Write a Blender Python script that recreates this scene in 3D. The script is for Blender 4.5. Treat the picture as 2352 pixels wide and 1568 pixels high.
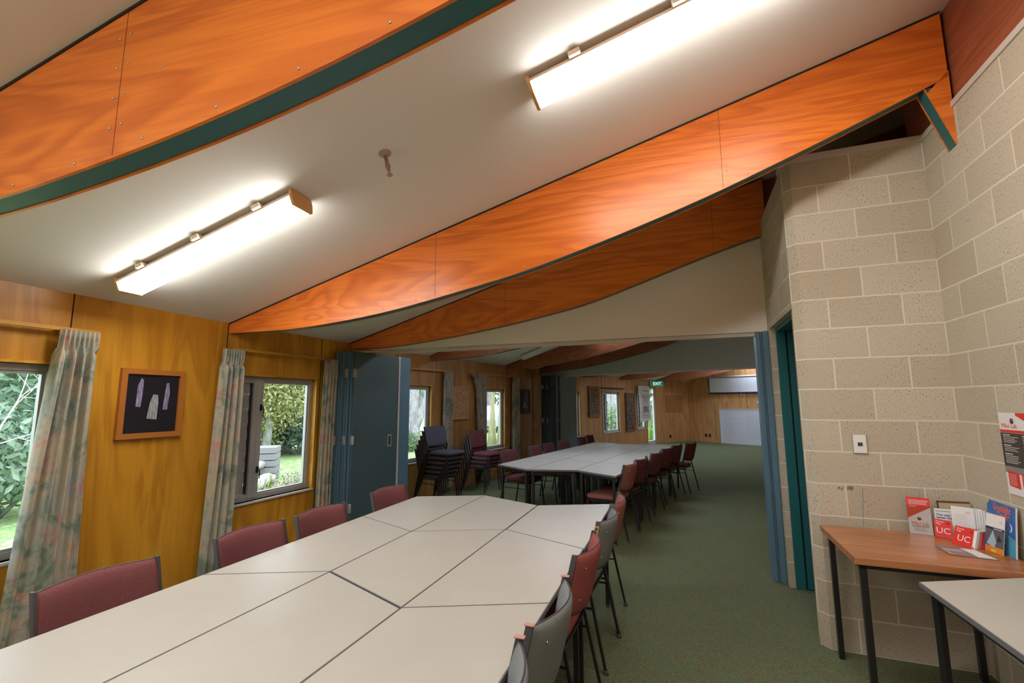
import bpy, bmesh, math, random
import numpy as np
from mathutils import Vector, Matrix
from math import sin, cos, pi, radians, atan2, hypot
random.seed(7)
for o in list(bpy.data.objects): bpy.data.objects.remove(o)
SC = bpy.context.scene
COL = SC.collection

# ------------------------------------------------------------------ camera, sky, exposure
H = 1.5264; FPX = 1051.84; PITCH = .1313; ROLL = -.0051
cp, sp = cos(PITCH), sin(PITCH)
Rv = np.array([1, 0, 0.]); Fv = np.array([0, cp, sp]); Uv = np.array([0, -sp, cp])
Rr = Rv*cos(ROLL) + Uv*sin(ROLL); Ur = Uv*cos(ROLL) - Rv*sin(ROLL)
cam = bpy.data.cameras.new('camera'); camo = bpy.data.objects.new('camera', cam); COL.objects.link(camo)
cam.sensor_width = 36; cam.lens = FPX/2352*36; cam.clip_start = .02; cam.clip_end = 300
M = Matrix((( Rr[0], Ur[0], -Fv[0], 0), (Rr[1], Ur[1], -Fv[1], 0), (Rr[2], Ur[2], -Fv[2], H), (0, 0, 0, 1)))
camo.matrix_world = M
SC.camera = camo
w = bpy.data.worlds.new('sky'); SC.world = w; w.use_nodes = True
bg = w.node_tree.nodes['Background']; bg.inputs[0].default_value = (.80, .89, 1.0, 1); bg.inputs[1].default_value = 1.4
SC.view_settings.view_transform = 'Standard'; SC.view_settings.look = 'None'
SC.view_settings.exposure = 1.95; SC.view_settings.gamma = 1; SC.view_settings.use_curve_mapping = False
LAMP = 9.5          # radiance of the fluorescent diffusers
C0 = np.array([0, 0, H])

# ------------------------------------------------------------------ measuring helpers (survey of the room)
def ray(x, y): return Rr*(x-1176)/FPX + Ur*(784-y)/FPX + Fv
def onz(x, y, z=0.):
    d = ray(x, y); return C0 + d*(z-H)/d[2]
def onv(x, y, a, b):
    a = np.array(a[:2], float); b = np.array(b[:2], float); n = np.array([-(b-a)[1], (b-a)[0]]); n /= np.hypot(*n)
    d = ray(x, y); return C0 + d*((a@n)/(d[:2]@n))
def onp(x, y, p, n):
    d = ray(x, y); return C0 + d*(((p-C0)@n)/(d@n))

# ------------------------------------------------------------------ materials
MATS = {}
def nmat(name, col=(.5,.5,.5), rough=.6, metal=0., spec=.5):
    if name in MATS: return MATS[name]
    m = bpy.data.materials.new(name); m.use_nodes = True
    b = m.node_tree.nodes['Principled BSDF']
    b.inputs['Base Color'].default_value = (*col, 1); b.inputs['Roughness'].default_value = rough
    b.inputs['Metallic'].default_value = metal; b.inputs['Specular IOR Level'].default_value = spec
    MATS[name] = m
    return m
class NT:
    def __init__(s, m): s.t = m.node_tree; s.b = s.t.nodes['Principled BSDF']
    def n(s, typ, ins=None, **kw):
        x = s.t.nodes.new(typ)
        for k, v in kw.items(): setattr(x, k, v)
        for k, v in (ins or {}).items():
            if hasattr(v, 'is_output'): s.t.links.new(v, x.inputs[k])
            else: x.inputs[k].default_value = v
        return x
    def link(s, a, b): s.t.links.new(a, b)
    def coord(s, scale=(1,1,1), loc=(0,0,0), rot=(0,0,0), out='Object'):
        c = s.n('ShaderNodeTexCoord'); mp = s.n('ShaderNodeMapping', {'Vector': c.outputs[out], 'Scale': scale, 'Location': loc, 'Rotation': rot})
        return mp.outputs[0]
    def noise(s, vec, scale, detail=4, rough=.5, dist=0.):
        return s.n('ShaderNodeTexNoise', {'Vector': vec, 'Scale': scale, 'Detail': detail, 'Roughness': rough, 'Distortion': dist})
    def ramp(s, fac, stops, interp='LINEAR'):
        r = s.n('ShaderNodeValToRGB', {'Fac': fac}); r.color_ramp.interpolation = interp
        e = r.color_ramp.elements
        while len(e) < len(stops): e.new(.5)
        for i, (p, c) in enumerate(stops): e[i].position = p; e[i].color = (*c, 1) if len(c) == 3 else c
        return r.outputs[0]
    def mix(s, fac, a, b, mode='MIX'):
        x = s.n('ShaderNodeMix', data_type='RGBA', blend_type=mode)
        for i, v in ((0, fac), (6, a), (7, b)):
            if hasattr(v, 'is_output'): s.link(v, x.inputs[i])
            else: x.inputs[i].default_value = v if i == 0 else (*v, 1)
        return x.outputs[2]
    def math(s, op, a, b=0., c=None):
        x = s.n('ShaderNodeMath', operation=op)
        for i, v in ((0, a), (1, b), (2, c)):
            if v is None: continue
            if hasattr(v, 'is_output'): s.link(v, x.inputs[i])
            else: x.inputs[i].default_value = v
        return x.outputs[0]
    def bump(s, h, strength=.3, dist=.01):
        x = s.n('ShaderNodeBump', {'Height': h, 'Strength': strength, 'Distance': dist}); s.link(x.outputs[0], s.b.inputs['Normal'])
    def base(s, c): s.link(c, s.b.inputs['Base Color'])

def plywood(name, light, mid, dark, axis='z', rough=.38, streak=1.):
    """rotary-cut pine ply; grain runs along the given local axis"""
    if name in MATS: return MATS[name]
    m = nmat(name, mid, rough); t = NT(m)
    sc = (1.0, 1.0, .16) if axis == 'z' else (.16, 1.0, 1.0)
    v = t.coord(sc)
    n1 = t.noise(v, 2.6, 3, .55, .9).outputs[0]
    rings = t.math('FRACT', t.math('MULTIPLY', n1, 5.0 if axis == 'z' else 11.0))
    line = t.ramp(rings, [(0., (0,0,0)), (.28, (1,1,1)), (.5, (.95,.95,.95)), (1., (0,0,0))])
    sc2 = (60, 60, 1.4) if axis == 'z' else (1.4, 60, 60)
    fine = t.noise(t.coord(sc2), 1.0, 4, .6).outputs[0]
    big = t.noise(v, 1.1, 3, .5, .4).outputs[0]
    a = t.mix(t.ramp(big, [(.3, (0,0,0)), (.7, (1,1,1))]), mid, light)
    b = t.mix(t.math('MULTIPLY', t.math('SUBTRACT', 1., line), .6*streak), a, dark)
    c = t.mix(t.math('MULTIPLY', t.ramp(fine, [(.45, (0,0,0)), (.75, (1,1,1))]), .35 if axis == 'z' else .5), b, dark)
    t.base(c); t.bump(fine, .05, .003)
    return m
M_WALL = plywood('honey_ply', (.68,.35,.032), (.56,.255,.018), (.36,.135,.008), 'z', .36)
M_WALLC = plywood('amber_ply', (.50,.27,.085), (.40,.19,.052), (.25,.10,.025), 'z', .4)
M_WALL2 = plywood('pale_ply', (.66,.36,.15), (.56,.275,.10), (.38,.16,.05), 'z', .4)
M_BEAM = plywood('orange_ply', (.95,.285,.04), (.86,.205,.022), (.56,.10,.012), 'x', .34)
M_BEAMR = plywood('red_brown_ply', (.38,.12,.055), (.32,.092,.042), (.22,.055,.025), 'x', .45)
M_TEAL = nmat('teal_paint', (.035,.13,.14), .45)
M_TEAL2 = nmat('door_teal', (.012,.135,.15), .4)
M_BLUE = nmat('folding_door_blue', (.10,.19,.27), .45)
M_LEAF = nmat('folding_door_green', (.055,.105,.115), .5)
M_CEIL = nmat('ceiling_board', (.66,.63,.59), .75)
t = NT(M_CEIL); n_ = t.noise(t.coord(), 1.2, 3).outputs[0]; t.base(t.mix(n_, (.74,.72,.69), (.80,.78,.75)))
M_WHITE = nmat('cream_board', (.74,.67,.60), .6)
t = NT(M_WHITE); n_ = t.noise(t.coord(), .9, 3).outputs[0]; t.base(t.mix(n_, (.80,.74,.68), (.86,.80,.74)))
M_DARKGAP = nmat('dark_gap', (.02,.015,.01), .9)
M_SCREW = nmat('screw_steel', (.55,.52,.48), .35, .6)
M_ALU = nmat('aluminium_frame', (.42,.41,.40), .42, .35)
M_ALUW = nmat('pale_aluminium_frame', (.62,.64,.70), .4, .2)
M_BLACK = nmat('black_enamel', (.018,.017,.018), .35)
M_STRIP = nmat('grey_vinyl_strip', (.07,.065,.07), .45)
M_CAP = nmat('pink_end_cap', (.55,.28,.24), .6)
M_CHROME = nmat('chrome', (.7,.7,.7), .2, 1.)
M_TRIMW = nmat('pale_trim', (.60,.55,.50), .55)
M_LOUV = nmat('grey_louvre', (.33,.31,.30), .5)
M_PLASTIC = nmat('cream_plastic', (.72,.60,.46), .5)
M_AMBER = nmat('amber_plastic_cap', (.70,.42,.14), .5)
M_PINKW = nmat('sprinkler_paint', (.40,.32,.27), .5)
M_WB = nmat('whiteboard', (.66,.67,.74), .18)
M_PAPER = nmat('white_paper', (.82,.82,.82), .6)
M_INK = nmat('printed_ink', (.03,.03,.035), .6)
M_RED = nmat('red_print', (.75,.035,.03), .45)
M_DARKPR = nmat('charcoal_print', (.05,.045,.045), .5)
M_GREYINK = nmat('grey_ink', (.35,.34,.36), .6)
M_LINEW = nmat('white_print', (.8,.8,.8), .6)

def tabletop_mat():
    m = nmat('table_laminate', (.6,.56,.5), .36); t = NT(m)
    n1 = t.noise(t.coord(), 3., 4, .6).outputs[0]; n2 = t.noise(t.coord(), 260., 2).outputs[0]
    c = t.mix(t.ramp(n1, [(.35, (0,0,0)), (.65, (1,1,1))]), (.465,.45,.41), (.495,.48,.44))
    t.base(t.mix(t.math('MULTIPLY', n2, .12), c, (.75,.72,.66))); return m
M_TOP = tabletop_mat()
M_EDGE = nmat('grey_table_edging', (.17,.17,.18), .5)
def woodtop():
    m = nmat('teak_laminate', (.42,.16,.06), .3); t = NT(m)
    f = t.noise(t.coord((2., 34, 34)), 1., 4, .6, .3).outputs[0]
    t.base(t.ramp(f, [(.3, (.28,.095,.032)), (.55, (.46,.185,.075)), (.8, (.54,.24,.11))])); return m
M_WOODTOP = woodtop()
def fabric(name, a, b, scale=420):
    m = nmat(name, a, .95, 0, .2); t = NT(m)
    n1 = t.noise(t.coord(), scale, 2, .8).outputs[0]; n2 = t.noise(t.coord(), 6, 3).outputs[0]
    c = t.mix(t.ramp(n1, [(.38, (0,0,0)), (.62, (1,1,1))]), a, b)
    t.base(t.mix(t.math('MULTIPLY', n2, .25), c, tuple(x*.75 for x in a))); t.bump(n1, .25, .002); return m
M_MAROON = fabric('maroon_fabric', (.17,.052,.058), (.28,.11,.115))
M_REDF = fabric('red_fabric', (.27,.06,.062), (.38,.12,.115))
M_PINKF = fabric('faded_red_fabric', (.29,.10,.085), (.38,.155,.13))
M_GREYF = fabric('grey_fabric', (.17,.18,.185), (.24,.255,.26))
M_NAVYF = fabric('slate_blue_fabric', (.07,.075,.11), (.13,.14,.19))
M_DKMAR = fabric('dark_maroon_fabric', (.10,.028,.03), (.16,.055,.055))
def carpet():
    m = nmat('green_carpet', (.06,.09,.04), 1., 0, .1); t = NT(m)
    v = t.coord()
    a = t.noise(v, 120, 3, .8).outputs[0]; b = t.noise(v, 1.4, 4).outputs[0]
    vo = t.n('ShaderNodeTexVoronoi', {'Vector': v, 'Scale': 85.})
    sep = t.n('ShaderNodeSeparateColor', {'Color': vo.outputs['Color']})
    red = t.math('GREATER_THAN', sep.outputs[0], .86); yel = t.math('GREATER_THAN', sep.outputs[1], .88)
    c = t.ramp(a, [(.3, (.06,.088,.045)), (.5, (.13,.165,.09)), (.72, (.27,.31,.19))])
    c = t.mix(t.math('MULTIPLY', red, .65), c, (.24,.075,.045)); c = t.mix(t.math('MULTIPLY', yel, .6), c, (.20,.20,.10))
    c = t.mix(t.math('MULTIPLY', b, .35), c, (.09,.12,.065))
    t.base(c); t.bump(a, .5, .006); return m
M_CARPET = carpet()
def blocks():
    m = nmat('concrete_block', (.45,.38,.29), .85, 0, .2); t = NT(m)
    c = t.n('ShaderNodeTexCoord'); sx = t.n('ShaderNodeSeparateXYZ', {'Vector': c.outputs['Object']})
    v = t.n('ShaderNodeCombineXYZ', {'X': sx.outputs[0], 'Y': sx.outputs[2]}).outputs[0]
    br = t.n('ShaderNodeTexBrick', {'Vector': v, 'Scale': 1., 'Mortar Size': .0055, 'Mortar Smooth': .25, 'Brick Width': .4, 'Row Height': .2,
             'Color1': (0,0,0,1), 'Color2': (1,1,1,1), 'Mortar': (.5,.5,.5,1), 'Bias': 0.})
    br.offset = .5; br.offset_frequency = 2
    tone = t.mix(br.outputs['Color'], (.47,.405,.31), (.58,.52,.42))
    n1 = t.noise(t.coord((1,1,.5)), 130, 3, .7).outputs[0]; n2 = t.noise(t.coord(), 4, 3).outputs[0]
    sp_ = t.ramp(n1, [(.36, (1,1,1)), (.46, (0,0,0))])
    tone = t.mix(t.math('MULTIPLY', sp_, t.ramp(n2, [(.35, (.35,.35,.35)), (.6, (1,1,1))])), tone, (.24,.20,.15))
    tone = t.mix(t.math('MULTIPLY', n2, .3), tone, (.60,.54,.44))
    col = t.mix(br.outputs['Fac'], tone, (.70,.64,.54))
    t.base(col)
    h = t.math('ADD', t.math('MULTIPLY', t.math('SUBTRACT', 1., br.outputs['Fac']), .8), t.math('MULTIPLY', n1, .5)); t.bump(h, .35, .006)
    return m
M_BLOCK = blocks()
def curtain_mat():
    m = nmat('floral_curtain', (.3,.3,.25), .9, 0, .2); t = NT(m)
    v = t.coord((1.,1.,.8)); 
    w1 = t.noise(v, 4.0, 5, .62, 1.2)
    base = t.ramp(w1.outputs[0], [(.30, (.20,.20,.22)), (.42, (.20,.26,.19)), (.50, (.36,.37,.33)), (.58, (.46,.40,.28)), (.68, (.34,.36,.39)), (.8, (.24,.30,.24))])
    w2 = t.noise(t.coord((1,1,.7), (7,3,2)), 6.0, 4, .65, 1.2).outputs[0]
    c = t.mix(t.ramp(w2, [(.57, (0,0,0)), (.64, (.8,.8,.8))]), base, (.58,.24,.21))
    w3 = t.noise(t.coord((1,1,.8), (1,9,5)), 4.6, 4, .65, 1.2).outputs[0]
    c = t.mix(t.ramp(w3, [(.54, (0,0,0)), (.62, (.85,.85,.85))]), c, (.50,.40,.29))
    w4 = t.noise(t.coord((1,1,.6)), 34, 3, .7).outputs[0]
    c = t.mix(t.ramp(w4, [(.5, (0,0,0)), (.7, (.25,.25,.25))]), c, (.14,.18,.15))
    t.base(c)
    return m
M_CURT = curtain_mat()
def glass():
    m = bpy.data.materials.new('window_glass'); m.use_nodes = True; nt = m.node_tree; nt.nodes.clear()
    o = nt.nodes.new('ShaderNodeOutputMaterial'); tr = nt.nodes.new('ShaderNodeBsdfTransparent'); gl = nt.nodes.new('ShaderNodeBsdfGlossy')
    gl.inputs['Roughness'].default_value = .03; tr.inputs[0].default_value = (.93,.95,.96,1)
    lw = nt.nodes.new('ShaderNodeLayerWeight'); lw.inputs[0].default_value = .5; pw = nt.nodes.new('ShaderNodeMath'); pw.operation = 'POWER'; nt.links.new(lw.outputs['Facing'], pw.inputs[0]); pw.inputs[1].default_value = 5.
    f = nt.nodes.new('ShaderNodeMath'); f.operation = 'MULTIPLY_ADD'; nt.links.new(pw.outputs[0], f.inputs[0]); f.inputs[1].default_value = .5; f.inputs[2].default_value = .03; mx = nt.nodes.new('ShaderNodeMixShader')
    nt.links.new(f.outputs[0], mx.inputs[0]); nt.links.new(tr.outputs[0], mx.inputs[1]); nt.links.new(gl.outputs[0], mx.inputs[2]); nt.links.new(mx.outputs[0], o.inputs[0])
    return m
M_GLASS = glass()
def acrylic():
    m = bpy.data.materials.new('clear_acrylic'); m.use_nodes = True; nt = m.node_tree; nt.nodes.clear()
    o = nt.nodes.new('ShaderNodeOutputMaterial'); tr = nt.nodes.new('ShaderNodeBsdfTransparent'); gl = nt.nodes.new('ShaderNodeBsdfGlossy')
    gl.inputs['Roughness'].default_value = .08; tr.inputs[0].default_value = (.92,.92,.93,1); mx = nt.nodes.new('ShaderNodeMixShader'); mx.inputs[0].default_value = .10
    nt.links.new(tr.outputs[0], mx.inputs[1]); nt.links.new(gl.outputs[0], mx.inputs[2]); nt.links.new(mx.outputs[0], o.inputs[0])
    return m
M_ACR = acrylic()
def emis(name, col, s):
    m = bpy.data.materials.new(name); m.use_nodes = True; b = m.node_tree.nodes['Principled BSDF']
    b.inputs['Base Color'].default_value = (.8,.8,.8,1); b.inputs['Emission Color'].default_value = (*col, 1); b.inputs['Emission Strength'].default_value = s
    MATS[name] = m; return m
M_DIFF = emis('lit_diffuser', (1., .97, .90), LAMP)
M_DIFFS = emis('lit_diffuser_side', (1., .97, .90), LAMP*.55)
M_DIFFC = emis('added_cool_diffuser', (.70, .84, 1.), 10.5)  # glow of the unseen battens added in the far rooms
M_DIFFOFF = nmat('unlit_diffuser', (.75,.76,.78), .4)
M_EXIT = emis('exit_green', (.0,.22,.12), .18); M_EXIT.node_tree.nodes['Principled BSDF'].inputs['Base Color'].default_value = (0,.15,.09,1)
def leafmat(name, a, b, rough=.5):
    m = nmat(name, a, rough); t = NT(m)
    n1 = t.noise(t.coord(), 3.0, 3).outputs[0]; n2 = t.n('ShaderNodeTexWhiteNoise'); 
    g = t.n('ShaderNodeNewGeometry'); t.link(g.outputs['Random Per Island'], n2.inputs['Vector']) if False else None
    c = t.mix(g.outputs['Random Per Island'], a, b); t.base(t.mix(t.math('MULTIPLY', n1, .5), c, tuple(x*.6 for x in a)))
    return m
M_RHODO = leafmat('rhododendron_leaf', (.10,.20,.10), (.30,.42,.30))
M_YELLEAF = leafmat('autumn_leaf', (.22,.27,.08), (.50,.46,.18))
M_GRNLEAF = leafmat('green_leaf', (.07,.15,.055), (.20,.30,.10))
M_BLUELEAF = leafmat('dark_green_leaf', (.06,.12,.09), (.14,.22,.16))
M_HEDGE = leafmat('hedge_leaf', (.12,.22,.09), (.36,.44,.24))
M_SWORD = leafmat('sword_leaf', (.16,.36,.06), (.32,.52,.12))
def bark(name, a, b, sc=9):
    m = nmat(name, a, .95); t = NT(m); n1 = t.noise(t.coord((1,1,.35)), sc, 5, .7, .5).outputs[0]
    t.base(t.ramp(n1, [(.35, a), (.65, b)])); t.bump(n1, .6, .03); return m
M_BARK = bark('grey_bark', (.20,.19,.19), (.46,.45,.47)); M_MOSS = bark('mossy_bark', (.20,.20,.10), (.42,.39,.24), 6)
M_BRANCH = nmat('bare_white_branch', (.75,.70,.72), .8)
def lawn():
    m = nmat('lawn', (.2,.34,.1), 1., 0, .1); t = NT(m); v = t.coord()
    a = t.noise(v, 30, 4, .8).outputs[0]; b = t.noise(v, .45, 4, .6).outputs[0]
    g = t.ramp(a, [(.3, (.13,.26,.07)), (.7, (.36,.50,.22))])
    vo = t.n('ShaderNodeTexVoronoi', {'Vector': v, 'Scale': 9.}); sep = t.n('ShaderNodeSeparateColor', {'Color': vo.outputs['Color']})
    lf = t.math('MULTIPLY', t.math('LESS_THAN', vo.outputs['Distance'], .42), t.math('GREATER_THAN', t.math('ADD', sep.outputs[0], t.ramp(b, [(.35, (0,0,0)), (.65, (.75,.75,.75))])), .92))
    t.base(t.mix(lf, g, t.mix(sep.outputs[1], (.50,.36,.18), (.62,.52,.36)))); return m
M_LAWN = lawn()
M_SLATE = nmat('weathered_timber', (.24,.235,.25), .8)
M_STONE = bark('pale_stone', (.35,.32,.29), (.62,.58,.52), 5)
M_CARW = nmat('white_car_paint', (.78,.79,.82), .25); M_CARS = nmat('silver_car_paint', (.55,.58,.64), .25, .4)
M_CARG = nmat('car_glass', (.04,.055,.07), .1); M_TYRE = nmat('tyre_rubber', (.02,.02,.02), .8)
M_ROOFR = nmat('red_roof', (.50,.10,.07), .7); M_WALLO = nmat('white_render', (.7,.68,.66), .8)

# ------------------------------------------------------------------ mesh helpers
class MB:
    def __init__(s): s.v = []; s.f = []; s.mi = []; s.mats = []; s.sm = []
    def m(s, mat):
        if mat not in s.mats: s.mats.append(mat)
        return s.mats.index(mat)
    def add(s, vs, fs, mat, smooth=False):
        o = len(s.v); s.v += [tuple(map(float, p)) for p in vs]; i = s.m(mat)
        for f in fs: s.f.append(tuple(k+o for k in f)); s.mi.append(i); s.sm.append(smooth)
        return s
    def box(s, a, b, mat, rz=0., piv=None):
        x0, y0, z0 = a; x1, y1, z1 = b
        vs = [(x0,y0,z0),(x1,y0,z0),(x1,y1,z0),(x0,y1,z0),(x0,y0,z1),(x1,y0,z1),(x1,y1,z1),(x0,y1,z1)]
        if rz:
            px, py = piv or ((x0+x1)/2, (y0+y1)/2); c, q = cos(rz), sin(rz)
            vs = [(px+(x-px)*c-(y-py)*q, py+(x-px)*q+(y-py)*c, z) for x, y, z in vs]
        return s.add(vs, [(0,3,2,1),(4,5,6,7),(0,1,5,4),(1,2,6,5),(2,3,7,6),(3,0,4,7)], mat)
    def prism(s, poly, z0, z1, mat, sidemat=None):
        "horizontal polygon (ccw) extruded in z"
        n = len(poly); z0f = z0 if callable(z0) else (lambda x, y: z0); z1f = z1 if callable(z1) else (lambda x, y: z1)
        vs = [(x, y, z0f(x, y)) for x, y in poly] + [(x, y, z1f(x, y)) for x, y in poly]
        s.add(vs, [tuple(range(n-1, -1, -1)), tuple(range(n, 2*n))], mat)
        return s.add(vs, [(i, (i+1) % n, (i+1) % n + n, i+n) for i in range(n)], sidemat or mat)
    def slab(s, poly, y0, y1, mat, sidemat=None):
        "polygon in local x-z extruded in y (y0 = front)"
        n = len(poly); vs = [(x, y0, z) for x, z in poly] + [(x, y1, z) for x, z in poly]
        s.add(vs, [tuple(range(n)), tuple(range(2*n-1, n-1, -1))], mat)
        return s.add(vs, [(i, i+n, (i+1) % n + n, (i+1) % n) for i in range(n)], sidemat or mat)
    def tube(s, pts, r, mat, n=8, cap=True, flat=None):
        pts = [Vector(p) for p in pts]; rs = r if isinstance(r, (list, tuple)) else [r]*len(pts)
        vs = []; prev = None
        for i, p in enumerate(pts):
            d = (pts[min(i+1, len(pts)-1)] - pts[max(i-1, 0)]).normalized()
            u = prev if prev is not None else (Vector((0,0,1)) if abs(d.z) < .9 else Vector((1,0,0)))
            a = d.cross(u).normalized(); b = a.cross(d).normalized(); prev = b
            for k in range(n):
                t_ = 2*pi*k/n + (pi/4 if n == 4 else 0); vs.append(p + (a*cos(t_) + b*sin(t_))*rs[i])
        fs = []
        for i in range(len(pts)-1):
            for k in range(n): fs.append((i*n+k, i*n+(k+1) % n, (i+1)*n+(k+1) % n, (i+1)*n+k))
        if cap: fs += [tuple(range(n-1, -1, -1)), tuple(range((len(pts)-1)*n, len(pts)*n))]
        return s.add(vs, fs, mat, n > 4)
    def lathe(s, prof, mat, c=(0,0,0), n=16, axis='z'):
        vs = []
        for r, z in prof:
            for k in range(n):
                a, b = r*cos(2*pi*k/n), r*sin(2*pi*k/n)
                vs.append((c[0]+a, c[1]+b, c[2]+z) if axis == 'z' else (c[0]+a, c[1]+z, c[2]+b) if axis == 'y' else (c[0]+z, c[1]+a, c[2]+b))
        m_ = len(prof); fs = [(i*n+k, i*n+(k+1) % n, (i+1)*n+(k+1) % n, (i+1)*n+k) for i in range(m_-1) for k in range(n)]
        fs += [tuple(range(n-1, -1, -1)), tuple(range((m_-1)*n, m_*n))]
        return s.add(vs, fs, mat, True)
    def grid(s, fn, nu, nv, mat, smooth=True):
        vs = [fn(i/nu, j/nv) for j in range(nv+1) for i in range(nu+1)]
        fs = [(j*(nu+1)+i, j*(nu+1)+i+1, (j+1)*(nu+1)+i+1, (j+1)*(nu+1)+i) for j in range(nv) for i in range(nu)]
        return s.add(vs, fs, mat, smooth)
    def text(s, txt, mat, o, ux, uz, size, align='LEFT', off=0., bold=0., sx=1.):
        "text laid in the plane of ux, uz starting at o"
        cu = bpy.data.curves.new('t', 'FONT'); cu.body = txt; cu.size = size; cu.align_x = align; cu.offset = bold; cu.resolution_u = 3
        ob = bpy.data.objects.new('t', cu); me = bpy.data.meshes.new_from_object(ob)
        o = Vector(o); ux = Vector(ux).normalized(); uz = Vector(uz).normalized(); nn = ux.cross(uz)
        vs = [o + ux*v.co.x*sx + uz*v.co.y + nn*off for v in me.vertices]; fs = [tuple(p.vertices) for p in me.polygons]
        s.add(vs, fs, mat); bpy.data.objects.remove(ob); bpy.data.curves.remove(cu); bpy.data.meshes.remove(me); return s
    def build(s, name, parent=None, loc=(0,0,0), rz=0., bevel=0.):
        me = bpy.data.meshes.new(name); me.from_pydata(s.v, [], s.f)
        for m_ in s.mats: me.materials.append(m_)
        me.polygons.foreach_set('material_index', s.mi); me.polygons.foreach_set('use_smooth', s.sm); me.update()
        o = bpy.data.objects.new(name, me); COL.objects.link(o); o.location = loc; o.rotation_euler = (0,0,rz)
        if parent is not None: o.parent = parent
        if bevel:
            b = o.modifiers.new('bevel', 'BEVEL'); b.width = bevel; b.segments = 2; b.limit_method = 'ANGLE'; b.angle_limit = .9
        return o
def fix(o):
    bm = bmesh.new(); bm.from_mesh(o.data); bmesh.ops.recalc_face_normals(bm, faces=bm.faces); bm.to_mesh(o.data); bm.free(); return o
def tag(o, label, cat, group=None, kind=None):
    o['label'] = label; o['category'] = cat
    if group: o['group'] = group
    if kind: o['kind'] = kind
    return o
def empty(name, loc, rz=0.):
    o = bpy.data.objects.new(name, None); COL.objects.link(o); o.location = loc; o.rotation_euler = (0,0,rz); o.empty_display_size = .1; return o
def struct(o, label=None, cat=None):
    o['kind'] = 'structure'
    if label: o['label'] = label; o['category'] = cat
    return o
def dup(root, loc, rz):
    r = root.copy(); COL.objects.link(r); r.location = loc; r.rotation_euler = (0,0,rz)
    for ch in list(root.children):
        c = ch.copy(); COL.objects.link(c); c.parent = r
        for g in list(ch.children):
            d = g.copy(); COL.objects.link(d); d.parent = c
    return r

# ------------------------------------------------------------------ survey points
ZE = 2.26; ZH = 2.15
W2 = onz(527, 742, ZE); W3 = onz(817, 790, ZE); W1 = onz(0, 650, ZE)
CB = np.array([2.6711, 2.7865]); BA = -.3647                       # inner corner of the block walls, their angle
bu = np.array([cos(BA), sin(BA)]); bv = np.array([bu[1], -bu[0]])    # along wall_back to the right; towards the viewer
BL = CB - .80*bu                                                     # outer corner
E2 = onv(2200, 330, CB, CB+bv); E3 = np.array([2.222, 4.155])
T2 = onv(2172, 20, W2, E2)
cn = np.cross(T2-W2, W3-W2); cn /= np.linalg.norm(cn)
def zc1(x, y): return float(W2[2] - (cn[0]*(x-W2[0]) + cn[1]*(y-W2[1]))/cn[2])
class Wall:
    def __init__(s, a, b=None, ang=None):
        s.a = np.array(a[:2], float)
        if b is not None:
            b = np.array(b[:2], float); s.L = np.hypot(*(b-s.a)); s.d = (b-s.a)/s.L
        else: s.d = np.array([cos(ang), sin(ang)]); s.L = 1.
        s.ang = atan2(s.d[1], s.d[0]); s.out = np.array([-s.d[1], s.d[0]])
    def uz(s, x, y):
        P = onv(x, y, s.a, s.a+s.d); return float((P[:2]-s.a)@s.d), float(P[2])
    def p(s, u, y=0., z=0.):
        q = s.a + s.d*u + s.out*y; return (float(q[0]), float(q[1]), z)
    def u_of(s, q): return float((np.array(q[:2])-s.a)@s.d)
dA = (W2-W1)[:2]; dA /= np.hypot(*dA)
WA = Wall(W2[:2]-dA*7.0, W2); WB = Wall(W2, W3)
WC = Wall((-1.315, 7.958), (-.118, 10.033)); WD = Wall((3.415, 14.66), (5.29, 16.98))
WDe = WD.p(2.98)
WE = Wall(WDe, (6.874, 18.058)); WF = Wall((6.874, 18.058), (8.068, 16.576))
ZC2 = 2.32; ZC3 = 2.29
def zc2(x, y): return float(ZC2 - .30*((np.array([x, y])-WC.a)@WC.out))
def zc3(x, y): return float(ZC3 - .30*((np.array([x, y])-WD.a)@WD.out))
def zc4(x, y): return float(ZC3 - .30*((np.array([x, y])-WE.a)@WE.out))
NAIL = M_SCREW
def wall_piece(name, W, u0, u1, ztop, mat, holes=(), th=.10, joints=(), nails=True, base=-.02):
    """wall with rectangular holes (u0,u1,z0,z1); interior face y=0, thickness outwards"""
    b = MB(); us = sorted({u0, u1, *[h[0] for h in holes], *[h[1] for h in holes]}); us = [u for u in us if u0 <= u <= u1]
    for a, c in zip(us[:-1], us[1:]):
        mid = (a+c)/2; hh = [h for h in holes if h[0] <= mid <= h[1]]
        z = base
        for h in sorted(hh, key=lambda h: h[2]):
            if h[2] > z: b.box((a, 0, z), (c, th, h[2]), mat)
            z = h[3]
        b.box((a, 0, z), (c, th, ztop), mat)
    for j in joints: b.box((j-.004, -.0015, base), (j+.004, .004, ztop), M_DARKGAP)
    if nails:
        rnd = random.Random(int(u0*100)+5)
        cols = [u for j in joints for u in (j-.025, j+.025)] + [u0+.05]
        k = u0+.3
        while k < u1: cols.append(k); k += .42
        for u in cols:
            z = .12
            while z < ztop-.03:
                if not any(h[0]-.03 < u < h[1]+.03 and h[2]-.03 < z < h[3]+.03 for h in holes) and u0 < u < u1:
                    b.lathe([(.004, 0), (.004, -.003), (.001, -.0035)], NAIL, (u+rnd.uniform(-.006,.006), 0, z), 6, 'y')
                z += .31 + rnd.uniform(-.02,.02)
    o = b.build(name, None, W.p(0), W.ang); o.location = (W.a[0], W.a[1], 0)
    return struct(o)

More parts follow.
